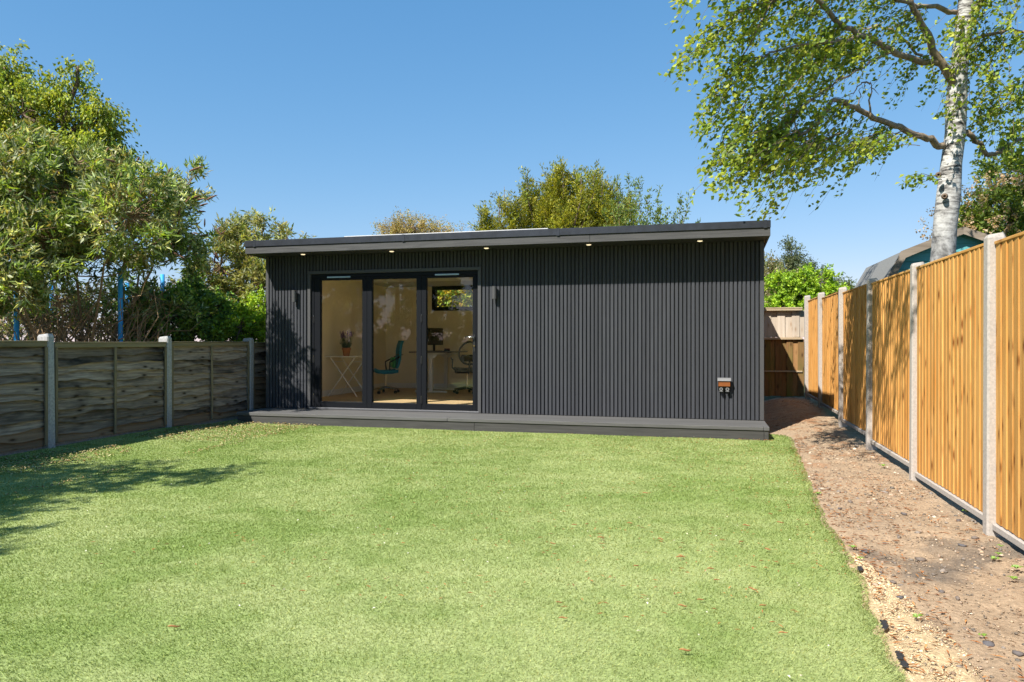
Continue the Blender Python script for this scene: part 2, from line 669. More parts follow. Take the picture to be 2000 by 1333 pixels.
# turf pile: single curved blades, denser near the viewer's end of the garden
NB = 1900000
r = 2.1 + 10.9 * rng.random(NB)
ang = R(90) + YAW + (rng.random(NB) - .5) * R(112)
bx, by = r * np.cos(ang), r * np.sin(ang)
ok = (bx > FL + .05) & (bx < edge_x(by) + (fbm(by * 5, by * 0 + 3, 5) - .47) * .05 - .004) & (by < 10.8) & ~((by > DECK_Y - .005) & (bx > BX0 - .02) & (bx < BX1))
bx, by, r = bx[ok], by[ok], r[ok]
n = len(bx)
bz = hgt(bx, by) + .01 + (fbm(bx * .8, by * .8, 51) - .47) * .02
wd = .0018 * (r / 3) ** .75 * (.7 + .6 * rng.random(n))
ln = .012 + .011 * rng.random(n)
fa = rng.random(n) * 2 * np.pi
la = rng.normal(0, 1, n) * .9 + 5.2 + 2.2 * (fbm(bx * 1.3, by * 1.3, 61) - .47)
le = .5 + .85 * rng.random(n)
dx, dy = np.cos(fa) * wd, np.sin(fa) * wd
P = np.empty((n, 3, 3), np.float32)
P[:, 0] = np.stack([bx - dx, by - dy, bz], 1)
P[:, 1] = np.stack([bx + dx, by + dy, bz], 1)
P[:, 2] = np.stack([bx + np.cos(la) * ln * np.sin(le), by + np.sin(la) * ln * np.sin(le), bz + ln * np.cos(le)], 1)
t = turf_tint(bx, by) * (.80 + .40 * rng.random(n))[:, None]
yl = rng.random(n) < .10
t[yl] = t[yl] * np.array([1.35, 1.15, 1.0])
me = np_mesh('turf_pile', P.reshape(-1, 3), np.arange(3 * n).reshape(-1, 3), np.repeat(t, 3, 0))
o = link('turf_pile', me, M['blade'])
tag(o, 'short green pile of the artificial turf', 'grass', kind='stuff')

# stones, litter on the soil strip
ICO = []
bm = bmesh.new()
bmesh.ops.create_icosphere(bm, subdivisions=1, radius=1)
ICO_V = np.array([v.co[:] for v in bm.verts])
ICO_F = np.array([[v.index for v in f.verts] for f in bm.faces])
bm.free()


def scatter_stones(n, size, cols, y0, y1, pw, seed, xlim=None):
    g_ = np.random.default_rng(seed)
    y = y0 + (y1 - y0) * g_.random(n) ** pw
    e = edge_x(y)
    x = e + .01 + (FR - .03 - e) * g_.random(n)
    if xlim is not None:
        x = xlim(x, y, g_)
    s = size * np.exp(g_.normal(0, .45, n)) * (.6 + y / 12)
    V = ICO_V[None] * (1 + .35 * g_.normal(0, 1, (n, len(ICO_V), 1)) * .6)
    V = V * (s[:, None] * np.stack([np.ones(n), .5 + .6 * g_.random(n), .35 + .35 * g_.random(n)], 1))[:, None, :]
    a = g_.random(n) * 6.28
    c, s_ = np.cos(a)[:, None], np.sin(a)[:, None]
    V = np.stack([V[..., 0] * c - V[..., 1] * s_, V[..., 0] * s_ + V[..., 1] * c, V[..., 2]], -1)
    z = hgt(x, y) + (fbm(x * 3, y * 3, 21) - .47) * .05 + .002
    V += np.stack([x, y, z], 1)[:, None, :]
    F = (ICO_F[None] + (np.arange(n) * len(ICO_V))[:, None, None]).reshape(-1, 3)
    cc = np.array(cols)[g_.integers(0, len(cols), n)] * (.75 + .5 * g_.random(n))[:, None]
    return V.reshape(-1, 3), F, np.repeat(cc, len(ICO_V), 0)


def merge(*parts_):
    vs, fs, ts, o_ = [], [], [], 0
    for v_, f_, t_ in parts_:
        vs.append(v_)
        fs.append(f_ + o_)
        ts.append(t_)
        o_ += len(v_)
    return np.concatenate(vs), np.concatenate(fs), np.concatenate(ts)


def sandy(x, y, g_):
    return edge_x(y) + .01 + .32 * g_.random(len(x)) ** 1.3 * sstep(-y, -5.5, -3)


st = merge(scatter_stones(7000, .0045, [(.25, .17, .11), (.33, .25, .17), (.16, .13, .10)], 2.6, 10, 1.3, 1),
           scatter_stones(500, .0085, [(.16, .14, .12), (.20, .17, .145), (.30, .22, .16)], 2.6, 7.5, 1.2, 2),
           scatter_stones(220, .0075, [(.5, .42, .33), (.42, .33, .24)], 2.6, 10, 1.1, 4),
           scatter_stones(5000, .0034, [(.56, .43, .25), (.48, .37, .23), (.62, .5, .33)], 2.6, 5.0, 1.0, 3, sandy))
o = link('soil_stones', np_mesh('soil_stones', *st), M['tinted'])
tag(o, 'scattered gravel and small stones on the bare soil strip', 'gravel', kind='stuff')

stone_col = [(.12, .105, .10), (.16, .13, .11), (.10, .095, .10)]
stones_px = [(1872, 1020), (1905, 1052), (1880, 1065), (1720, 1118), (1745, 1140), (1758, 1165), (1840, 1155), (1870, 1168), (1930, 1255), (1990, 1275), (1800, 1090), (1690, 1075), (1640, 998), (1660, 985), (1912, 990), (1765, 1005)]
for k, (a, b) in enumerate(stones_px):
    Zd = 1.31 * 1440 / (b - 666.5)
    p = px(a, b, Zd)
    v_ = ICO_V * (1 + .22 * np.random.default_rng(100 + k).normal(0, 1, (len(ICO_V), 1)))
    v_ = v_ * np.array([.026, .018, .010]) * (.7 + .6 * rnd.random())
    me = np_mesh('stone', v_, ICO_F, np.tile(np.array(stone_col[k % 3]), (len(v_), 1)))
    o = link('stone', me, M['tinted'], None, (p.x, p.y, hz(p.x, p.y) + (float(fbm(p.x * 3, p.y * 3, 21)) - .47) * .05 + .008), (0, 0, rnd.random() * 6))
    tag(o, 'flat dark stone lying on the bare soil strip', 'stone', 'dark stones on the soil strip')


def needles(x, y, z, ln, wd, cols, seed):
    g_ = np.random.default_rng(seed)
    n_ = len(x)
    a = g_.random(n_) * 6.28
    l_ = ln * (.5 + g_.random(n_))
    dx, dy = np.cos(a) * l_, np.sin(a) * l_
    nx_, ny_ = -np.sin(a) * wd, np.cos(a) * wd
    V = np.empty((n_, 4, 3))
    V[:, 0] = np.stack([x - dx, y - dy, z], 1)
    V[:, 1] = np.stack([x + nx_, y + ny_, z + wd], 1)
    V[:, 2] = np.stack([x + dx, y + dy, z + .004 * g_.random(n_)], 1)
    V[:, 3] = np.stack([x - nx_, y - ny_, z + wd], 1)
    c = np.array(cols)[g_.integers(0, len(cols), n_)] * (.7 + .6 * g_.random(n_))[:, None]
    return V.reshape(-1, 3), np.arange(4 * n_).reshape(-1, 4), np.repeat(c, 4, 0)


LC = [(.36, .13, .035), (.30, .11, .035), (.42, .19, .06), (.20, .09, .04)]
# litter on the soil and drifts along the turf edge
y = 3.2 + 11.5 * rng.random(2600)
x = edge_x(y) + .02 + (FR - .05 - edge_x(y)) * rng.random(2600) ** 1.5
keep = vnoise(x * 2.1, y * 1.4, 71) > .42
x, y = x[keep], y[keep]
l1 = needles(x, y, hgt(x, y) + .012, .022, .004, LC, 5)
# on the turf, thick near the building's right half
y = 9.9 - 6.5 * rng.random(2300) ** 1.9
x = edge_x(y) - 4.6 * rng.random(2300) ** 1.7
keep = vnoise(x * 1.6, y * 2.2, 73) > .4
x, y = x[keep], y[keep]
l2 = needles(x, y, hgt(x, y) + .036, .017, .0036, LC, 6)
# pale dry leaves under the left-hand shrubs
y = 4.5 + 5.6 * rng.random(4200)
x = FL + .3 + 1.5 * rng.random(4200) ** 1.4
keep = vnoise(x * 1.5, y * 1.2, 75) > .45
x, y = x[keep], y[keep]
l3 = needles(x, y, hgt(x, y) + .036, .018, .009, [(.42, .33, .16), (.33, .2, .08), (.5, .42, .24), (.3, .33, .1)], 7)
y = 3 + 7 * rng.random(260)
x = -6.9 + 7.6 * rng.random(260)
l4 = needles(x, y, hgt(x, y) + .036, .007, .005, [(.75, .72, .6), (.6, .55, .4)], 8)
o = link('leaf_litter', np_mesh('leaf_litter', *merge(l1, l2, l3, l4)), M['tinted'])
tag(o, 'reddish brown catkins, needles and dry leaf bits strewn over turf and soil', 'leaf litter', kind='stuff')

# larger catkins lying on the turf, one by one
cat_me = []
for k in range(3):
    mb = MB()
    c = .4 * (k - 1)
    pts = [(-.026 + .052 * i / 6, c * .02 * math.sin(i / 6 * 3.14), .004 + .003 * math.sin(i)) for i in range(7)]
    mb.tube(pts, [.0015, .0038, .0045, .0045, .004, .0032, .0012], 5)
    me = mb.mesh('catkin', True)
    me.materials.append(M['catkin'] if 'catkin' in M else mat_plain('catkin', (.30, .145, .05), .9, 0, .3, 90))
    M['catkin'] = me.materials[0]
    cat_me.append(me)
cat_px = [(1327, 1087), (1388, 1110), (1400, 1132), (1471, 1149), (1490, 1181), (1530, 1235), (1338, 1268), (1332, 1086), (1448, 1059), (1500, 1073), (1472, 1107), (1230, 1023), (1146, 1024), (1174, 1050), (1290, 1054), (1080, 1061), (1092, 1175), (1100, 1206), (1242, 1104), (1333, 1182), (1458, 1028), (1524, 1022), (1576, 1026), (1499, 1072), (1410, 1055), (1261, 966), (1122, 1026), (340, 1222), (1368, 1170), (1505, 1006)]
for k, (a, b) in enumerate(cat_px):
    p = px(a, b, 1.285 * 1440 / (b - 666.5))
    o = link('catkin', cat_me[k % 3], None, None, (p.x, p.y, hz(p.x, p.y) + .034), (rnd.uniform(-.1, .1), rnd.uniform(-.1, .1), YAW + rnd.gauss(0, .45)))
    o.scale = (.6 + .45 * rnd.random(),) * 3
    tag(o, 'reddish brown catkin fallen on the green turf', 'catkin', 'catkins fallen on the turf')

# dark membrane scraps showing along the turf edge
for k, (a, b, l_) in enumerate([(1683, 1112, .16), (1726, 1222, .14), (1757, 1282, .10), (1771, 1300, .07)]):
    p = px(a, b, 1.315 * 1440 / (b - 666.5))
    mb = MB()
    top = [(-.5 * l_ + l_ * i / 6, .010 + .007 * math.sin(i * 2.3 + k)) for i in range(7)]
    low = [(.5 * l_ - l_ * i / 6, -.012 - .005 * math.sin(i * 1.7 + k)) for i in range(7)]
    mb.prism(top + low, 'z', 0, .006)
    o = link('membrane_scrap', mb.mesh('membrane_scrap'), M['membrane'], None, (float(edge_x(p.y)) + .012, p.y, hz(p.x, p.y) + .012), (0, R(6), R(82)))
    tag(o, 'torn black membrane scrap sticking out from under the turf edge', 'membrane', 'membrane scraps along the turf edge')

# seedlings in the soil
for k, (a, b, s_) in enumerate([(1890, 1005, 1.5), (1943, 1095, 1.1), (1950, 1085, .8), (1985, 1112, 1.2), (1955, 1070, .8), (1790, 1206, 1.0), (1920, 1242, .7), (1725, 917, 1.3), (1598, 970, 1.2), (1665, 1072, 1.0), (1680, 1093, .8), (1980, 1133, 1.0)]):
    p = px(a, b, 1.31 * 1440 / (b - 666.5))
    mb = MB()
    nl = 6
    for j in range(nl):
        aa = j * 6.28 / nl + rnd.random()
        d = Vector((math.cos(aa), math.sin(aa), 0))
        w_ = Vector((-d.y, d.x, 0)) * .009 * s_
        l_ = (.02 + .02 * rnd.random()) * s_
        b0 = Vector((0, 0, .008))
        mb.add([b0, b0 + d * l_ * .5 + w_ + Vector((0, 0, .016 * s_)), b0 + d * l_ + Vector((0, 0, .012 * s_)), b0 + d * l_ * .5 - w_ + Vector((0, 0, .016 * s_))], [(0, 1, 2, 3)])
    M.setdefault('seedling', mat_plain('seedling leaf', (.14, .24, .03), .5, 0, .2))
    o = link('seedling', mb.mesh('seedling'), M['seedling'], None, (p.x, p.y, hz(p.x, p.y) + .004))
    tag(o, 'small bright green weed seedling sprouting from the bare soil', 'weed', 'weed seedlings in the soil strip')
#@@ROOM
# ------------------------------------------------------------------ garden room
BACK = 15.30
room = thing('garden_room', 'long low garden room clad in charcoal vertical slats with bifold glass doors', 'building', (-3.15, WALL_Y, 0))


def rp(name, mb, mat, parent=None, smooth=False):
    return part(name, mb, mat, parent or room, smooth=smooth, world_verts=True)


DX0, DX1 = -6.284, -3.332        # outside of the door trim
DZ0, DZ1 = .236, 2.46
SOF = 2.715                      # soffit level
WY0, WY1 = WALL_Y + .024, WALL_Y + .17
# wall carcass: outer leaf and inner lining butt, never share a plane
mb = MB()
mb.box(BX0 + .012, DX0 + .05, WY0, WY1, .05, SOF + .01)
mb.box(DX1 - .05, BX1 - .012, WY0, WY1, .05, SOF + .01)
mb.box(DX0 + .05, DX1 - .05, WY0, WY1, DZ1 - .03, SOF + .01)
mb.box(BX0 + .012, BX0 + .10, WY1, BACK - .10, .05, SOF - .05)
mb.box(BX1 - .10, BX1 - .012, WY1, BACK - .10, .05, SOF - .05)
rp('wall', mb, M['wallback'])
WX0, WX1, WZ0, WZ1 = -5.835, -4.62, 1.985, 2.525     # rear window
mb = MB()
mb.box(BX0 + .012, WX0, BACK - .10, BACK, .05, SOF - .06)
mb.box(WX1, BX1 - .012, BACK - .10, BACK, .05, SOF - .06)
mb.box(WX0, WX1, BACK - .10, BACK, .05, WZ0)
mb.box(WX0, WX1, BACK - .10, BACK, WZ1, SOF - .06)
rp('rear_wall', mb, M['wallback'])
FLOOR = .285
mb = MB()
IX0, IX1, IY0, IY1, IZ1 = BX0 + .115, -2.75, WY1 + .012, BACK - .112, 2.56
mb.box(BX0 + .102, IX0, IY0, IY1, FLOOR, IZ1)
mb.box(IX0, WX0, IY1, BACK - .102, FLOOR, IZ1)
mb.box(WX1, IX1, IY1, BACK - .102, FLOOR, IZ1)
mb.box(WX0, WX1, IY1, BACK - .102, FLOOR, WZ0)
mb.box(WX0, WX1, IY1, BACK - .102, WZ1, IZ1)
mb.box(IX1, IX1 + .08, IY0, IY1, FLOOR, IZ1)  # unseen partition, added to keep the room small and dim
mb.box(IX0, DX0 + .05, WY1 + .002, IY0, FLOOR, IZ1)
mb.box(DX1 - .05, IX1, WY1 + .002, IY0, FLOOR, IZ1)
mb.box(DX0 + .05, DX1 - .05, WY1 + .002, IY0, DZ1 - .03, IZ1)
rp('inner_lining', mb, M['cream'])
rp('ceiling', MB().box(IX0, IX1, IY0, IY1, IZ1, IZ1 + .02), M['white'])
mb = MB()
mb.box(IX0, IX0 + .014, IY0, IY1 - .014, FLOOR, FLOOR + .11)
mb.box(IX0, IX1, IY1 - .014, IY1, FLOOR, FLOOR + .11)
rp('skirting', mb, M['white'])
bw = (IY1 - WALL_Y - .06) / 24
for k in range(24):
    y0 = WALL_Y + .06 + k * bw
    rp('floor_board', MB().bbox(IX0, IX1, y0 + .001, y0 + bw - .001, FLOOR - .02, FLOOR, .0015), M['oak'])

# slats: each its own piece
PITCH, SW = .0574, .0405
sx0, sx1 = BX0 + .062, BX1 - .062
ns = int(round((sx1 - sx0) / PITCH))
PITCH = (sx1 - sx0) / ns


def slat_mesh(z0, z1, w):
    c = .003
    mb = MB()
    mb.prism([(-w / 2, .0235), (-w / 2, c), (-w / 2 + c, 0), (w / 2 - c, 0), (w / 2, c), (w / 2, .023)], 'z', z0, z1)
    return mb.mesh('slat')


full = slat_mesh(DECK_Z + .006, SOF - .002, SW)
over = slat_mesh(DZ1 + .002, SOF - .002, SW)
for k in range(ns):
    xc = sx0 + (k + .5) * PITCH
    if xc + SW / 2 < DX0 or xc - SW / 2 > DX1:
        me = full
    else:
        me = over
    if (xc - SW / 2 < DX0 < xc + SW / 2) or (xc - SW / 2 < DX1 < xc + SW / 2):
        me = over
    link('slat', me, M['slat'], room, (xc + 3.15, 0, 0))
for x0, x1 in ((BX0, BX0 + .054), (BX1 - .054, BX1)):
    rp('corner_trim', MB().bbox(x0, x1, WALL_Y - .004, WY0 + .02, DECK_Z + .004, SOF - .004), M['trim'])

# door surround
ts = .052
mb = MB()
mb.bbox(DX0, DX0 + ts, WALL_Y - .012, WY0 + .03, DECK_Z + .004, DZ1 - ts, .003)
mb.bbox(DX1 - ts, DX1, WALL_Y - .012, WY0 + .03, DECK_Z + .004, DZ1 - ts, .003)
mb.bbox(DX0, DX1, WALL_Y - .012, WY0 + .03, DZ1 - ts + .0005, DZ1, .003)
rp('door_surround', mb, M['trim'])
FY0, FY1 = WALL_Y + .02, WALL_Y + .10
fx0, fx1, fz0, fz1 = DX0 + ts + .001, DX1 - ts - .001, .252, DZ1 - ts - .001
mb = MB()
mb.bbox(fx0, fx0 + .05, FY0, FY1, fz0, fz1 - .06)
mb.bbox(fx1 - .035, fx1, FY0, FY1, fz0, fz1 - .06)
mb.bbox(fx0, fx1, FY0, FY1, fz1 - .0595, fz1)
df = rp('door_frame', mb, M['alu'])
rp('threshold', MB().bbox(DX0 + .03, DX1 - .03, WALL_Y - .02, FY1, DECK_Z + .004, .2515), M['alusill'])
for vx0, vx1 in ((-5.941, -5.531), (-4.089, -3.695)):
    mb = MB()
    mb.bbox(vx0, vx1, FY0 - .012, FY0 - .001, 2.342, 2.366, .003)
    rp('trickle_vent', mb, M['vent'], df)
panes = [(-6.075, -5.33), (-5.16, -4.40), (-4.238, -3.475)]
bounds = [fx0 + .051, -5.2455, -4.3195, fx1 - .036]
GZ0, GZ1 = .342, 2.312
for k, (a, b) in enumerate(panes):
    x0, x1 = bounds[k] + .0015, bounds[k + 1] - .0015
    y0, y1 = FY0 + .006, FY1 - .006
    zt = fz1 - .061
    mb = MB()
    mb.bbox(x0, a, y0, y1, fz0 + .004, zt, .003)
    mb.bbox(b, x1, y0, y1, fz0 + .004, zt, .003)
    mb.bbox(a + .0005, b - .0005, y0 + .001, y1 - .001, fz0 + .004, GZ0, .003)
    mb.bbox(a + .0005, b - .0005, y0 + .001, y1 - .001, GZ1, zt, .003)
    dp = rp('door_panel', mb, M['alu'])
    rp('pane', MB().box(a - .004, b + .004, y0 + .03, y0 + .034, GZ0 - .004, GZ1 + .004), M['glass'], dp)
    mb = MB()
    for q0, q1, z0, z1 in ((a, a + .008, GZ0, GZ1), (b - .008, b, GZ0, GZ1), (a + .0085, b - .0085, GZ0, GZ0 + .008), (a + .0085, b - .0085, GZ1 - .008, GZ1)):
        mb.box(q0, q1, y0 + .02, y0 + .0295, z0 + .0003, z1 - .0003)
    rp('glazing_bead', mb, M['black'], dp)
    if k in (0, 2):
        for hz_ in (.40, 1.02, 1.67):
            mb = MB()
            xh = x0 + (.004 if k else -.012)
            mb.tube([(xh, y0 - .008, hz_ - .055), (xh, y0 - .008, hz_ + .055)], .009, 8)
            mb.bbox(xh - .016, xh + .016, y0 - .006, y0 - .0005, hz_ - .045, hz_ + .045, .002)
            rp('hinge', mb, M['black'], dp)
            rp('hinge_pin', MB().tube([(xh, y0 - .009, hz_ + .056), (xh, y0 - .009, hz_ + .066)], .007, 8), M['steel'], dp)
    if k == 2:
        hx = (b + x1) / 2
        mb = MB()
        mb.bbox(hx - .016, hx + .016, y0 - .008, y0 - .0005, 1.16, 1.42, .003)
        rp('handle_plate', mb, M['black'], dp)
        mb = MB()
        mb.tube([(hx, y0 - .008, 1.385), (hx, y0 - .05, 1.385)], .009, 8)
        mb.tube([(hx, y0 - .046, 1.385), (hx - .06, y0 - .05, 1.385), (hx - .13, y0 - .046, 1.383)], [.010, .010, .008], 8)
        rp('handle', mb, M['steel'], dp, True)
        rp('lock', MB().tube([(hx, y0 - .008, 1.25), (hx, y0 - .022, 1.25)], .012, 10), M['brass'], dp)

# rear window
mb = MB()
f = .085
wy0, wy1 = IY1 - .03, BACK - .01
mb.bbox(WX0 + .001, WX0 + f, wy0, wy1, WZ0 + f, WZ1 - f)
mb.bbox(WX1 - f, WX1 - .001, wy0, wy1, WZ0 + f, WZ1 - f)
mb.bbox(WX0 + .001, WX1 - .001, wy0, wy1, WZ0 + .001, WZ0 + f - .0005)
mb.bbox(WX0 + .001, WX1 - .001, wy0, wy1, WZ1 - f + .0005, WZ1 - .001)
wo = rp('window', mb, M['alu'])
rp('pane', MB().box(WX0 + f - .005, WX1 - f + .005, wy0 + .05, wy0 + .054, WZ0 + f - .005, WZ1 - f + .005), M['glass'], wo)

# roof: falls to the back
RX0, RX1, RY0 = -7.145, .81, 10.292
RB = BACK + .12


def roof_z(y):
    return 2.90 - (y - RY0) * .045


mb = MB()
mb.prism([(RY0 + .03, SOF + .03), (RY0 + .03, 2.905), (RB, roof_z(RB)), (RB, roof_z(RB) - .16)], 'x', RX0 + .03, RX1 - .03)
rp('roof', mb, M['roofing'])
rp('soffit', MB().box(RX0 + .032, RX1 - .032, RY0 + .032, WALL_Y + .02, SOF, SOF + .012), M['soffit'])
# verge undersides
mb = MB()
for x0, x1 in ((RX0 + .032, BX0 + .008), (BX1 - .008, RX1 - .032)):
    ya, yb = WALL_Y + .021, RB - .03
    za, zb = SOF + .004, roof_z(RB) - .168
    mb.prism([(ya, za), (ya, za + .012), (yb, zb + .012), (yb, zb)], 'x', x0, x1)
rp('verge_board', mb, M['pine_pale'])
for x0, x1 in ((RX0 + .004, -1.598), (-1.595, RX1 - .004)):
    rp('fascia_board', MB().bbox(x0, x1, RY0 + .004, RY0 + .0295, SOF, 2.822, .003), M['fascia'])
caps = [RX0, -6.967, -4.415, -2.05, RX1 - .07, RX1]
for a, b in zip(caps[:-1], caps[1:]):
    mb = MB()
    mb.bbox(a + .0006, b - .0006, RY0 - .012, RY0 + .0295, 2.8235, 2.923, .005)
    rp('capping', mb, M['capping'])
for xs_ in caps[1:-1]:
    rp('capping_joint', MB().bbox(xs_ - .022, xs_ + .022, RY0 - .0155, RY0 - .0122, 2.820, 2.9265, .0012), M['capping'])
for x0 in (RX0 + .006, RX1 - .031):
    mb = MB()
    mb.prism([(RY0 + .0305, SOF), (RY0 + .0305, 2.915), (RB, roof_z(RB) + .015), (RB, roof_z(RB) - .18)], 'x', x0, x0 + .0235)
    rp('side_fascia', mb, M['fascia'])
rp('roof_edge_trim', MB().bbox(-5.4, -2.2, RY0 + .004, RY0 + .05, 2.924, 2.936, .002), M['roofing'])
for xd in (-6.226, -4.70, -3.177, -1.644, -.10):
    mb = MB().lathe([(.0, -.004), (.045, -.004), (.045, -.001), (.038, .0)], (xd, 10.5, SOF - .004), 16)
    d_ = rp('downlight', mb, M['alusill'])
    rp('lens', MB().lathe([(0, -.016), (.02, -.015), (.034, -.010), (.036, -.0045)], (xd, 10.5, SOF - .004), 16), M['lens'], d_)

# ------------------------------------------------------------------ deck step
deck = thing('deck_step', 'low grey composite deck step running along the garden room front', 'deck', (-3.15, DECK_Y + .38, 0))
yy = [DECK_Y, DECK_Y + .145, DECK_Y + .29, DECK_Y + .435, DECK_Y + .58, WALL_Y - .001]
for k in range(5):
    y0, y1 = yy[k] + .002, yy[k + 1] - .002
    if k == 0:
        for a, b in ((BX0 - .01, -3.6), (-3.598, BX1 - .06), (BX1 - .058, BX1 + .012)):
            part('nosing_board', MB().bbox(a, b, y0 - .012, y1, DECK_Z - .05, DECK_Z, .006), M['deck'], deck, world_verts=True)
    else:
        j = [-4.6, -3.35, -5.1, -2.6][k - 1]
        for a, b in ((BX0 - .006, j - .001), (j + .001, BX1 + .006)):
            part('deck_board', MB().bbox(a, b, y0, y1, DECK_Z - .024, DECK_Z, .003), M['deck'], deck, world_verts=True)
mb = MB()
mb.box(BX0 + .03, BX1 - .03, DECK_Y + .03, WALL_Y + .1, -.02, DECK_Z - .051)
part('deck_frame', mb, M['wallback'], deck, world_verts=True)
for a, b in ((BX0, -3.2), (-3.197, BX1 - .055), (BX1 - .052, BX1 + .002)):
    part('deck_fascia', MB().bbox(a, b, DECK_Y + .004, DECK_Y + .028, -.01, DECK_Z - .0525, .003), M['deckfascia'], deck, world_verts=True)
part('end_fascia', MB().bbox(BX0, BX0 + .022, DECK_Y + .03, WALL_Y, -.01, DECK_Z - .0525, .003), M['deckfascia'], deck, world_verts=True)
part('end_fascia', MB().bbox(BX1 - .022, BX1, DECK_Y + .03, WALL_Y, -.01, DECK_Z - .0525, .003), M['deckfascia'], deck, world_verts=True)

# ------------------------------------------------------------------ fittings on the front wall
for lx, side in ((-6.496, 'left of'), (-3.106, 'right of')):
    w_ = {'left of': 'beside the door panel hung on hinges at the wall end', 'right of': 'beside the door handle'}[side]
    t_ = thing('wall_lamp', 'dark grey up-and-down wall lamp ' + w_, 'wall lamp', (lx, WALL_Y - .001, 2.055), 0, 'wall lamps flanking the doors')
    mb = MB().lathe([(0, -.085), (.030, -.085), (.033, -.095), (.036, -.095), (.036, .095), (.033, .095), (.030, .085), (0, .085)], (0, -.062, 0), 20)
    part('lamp_body', mb, M['trim'], t_, smooth=False)
    part('bracket', MB().bbox(-.02, .02, -.03, 0, -.05, .05, .004), M['trim'], t_)
    part('lens', MB().lathe([(0, 0), (.029, 0), (.029, .004), (0, .004)], (0, -.062, .0855), 16), M['greyplastic'], t_)

t_ = thing('outdoor_socket', 'weatherproof outdoor socket box with grey lid and amber cover low on the slat wall', 'socket', (.227, WALL_Y - .001, .72))
part('back_box', MB().bbox(-.085, .085, -.045, 0, -.075, .085, .006), M['black'], t_)
part('cover', MB().prism([(-.0455, -.03), (-.085, -.025), (-.082, .05), (-.0455, .055)], 'x', -.078, .078), M['amber'], t_)
part('lid', MB().prism([(-.0452, .056), (-.098, .05), (-.09, .072), (-.0452, .092)], 'x', -.09, .09), M['lid'], t_)
for sx_ in (-.042, .042):
    pl = part('plug', MB().bbox(sx_ - .026, sx_ + .026, -.07, -.0455, -.095, -.035, .006), M['black'], t_)
    part('plug_ring', MB().lathe([(.012, 0), (.024, 0), (.024, .008), (.012, .008), (.012, 0)], (0, 0, 0), 12), M['lid'], pl, (sx_, -.0705, -.065), (R(90), 0, 0))
    part('plug_flap', MB().bbox(sx_ - .024, sx_ + .024, -.078, -.071, -.1, -.09, .002), M['lid'], pl)

# ------------------------------------------------------------------ things in the room
def fl(x, y):
    return (x, y, FLOOR)


ft = thing('folding_table', 'white folding bistro table with crossed legs against the left inner wall', 'table', fl(-6.60, 12.75), 0)
part('tabletop', MB().bbox(-.33, .33, -.28, .28, .735, .757, .006), M['offwhite'], ft)
for s_ in (-.24, .24):
    part('leg', MB().tube([(-.29, s_, 0), (.26, s_, .735)], .012, 8), M['offwhite'], ft)
    part('leg', MB().tube([(.29, s_ + (.03 if s_ < 0 else -.03), 0), (-.26, s_ + (.03 if s_ < 0 else -.03), .735)], .012, 8), M['offwhite'], ft)
for sx_ in (-.2, .2):
    part('brace', MB().tube([(sx_, -.24, .65 if sx_ > 0 else .65), (sx_, .24, .65)], .008, 6), M['offwhite'], ft)
pp = thing('potted_lavender', 'lavender in a terracotta pot standing on the white folding table', 'plant', (-6.57, 12.62, FLOOR + .757))
part('pot', MB().lathe([(0, 0), (.055, 0), (.075, .12), (.085, .12), (.086, .155), (.076, .155), (.07, .13), (0, .13)], (0, 0, 0), 18), M['terracotta'], pp)
g_ = np.random.default_rng(3)
mb = MB()
fb = MB()
for k in range(90):
    a = g_.random() * 6.28
    rr = .06 * math.sqrt(g_.random())
    l_ = .10 + .20 * g_.random()
    b_ = Vector((rr * math.cos(a), rr * math.sin(a), .13))
    e_ = b_ + Vector((math.cos(a) * .05 * g_.random() * 2, math.sin(a) * .05 * g_.random() * 2, l_))
    mb.tube([b_, e_], [.0035, .0015], 3, False)
    for q in range(5):
        f_ = g_.random() * .8
        c_ = b_.lerp(e_, f_)
        aa = g_.random() * 6.28
        d = Vector((math.cos(aa), math.sin(aa), .6)) * .035
        w_ = Vector((-math.sin(aa), math.cos(aa), 0)) * .006
        mb.add([c_ - w_, c_ + w_, c_ + d], [(0, 1, 2)])
    if l_ > .2:
        fb.tube([e_, e_ + Vector((0, 0, .055))], [.009, .004], 5)
M['lavleaf'] = mat_plain('lavender leaf', (.05, .09, .045), .7, 0, .3)
M['lavfl'] = mat_plain('lavender flower', (.22, .13, .26), .8, 0, .3)
part('foliage', mb, M['lavleaf'], pp)
part('flower_spikes', fb, M['lavfl'], pp)


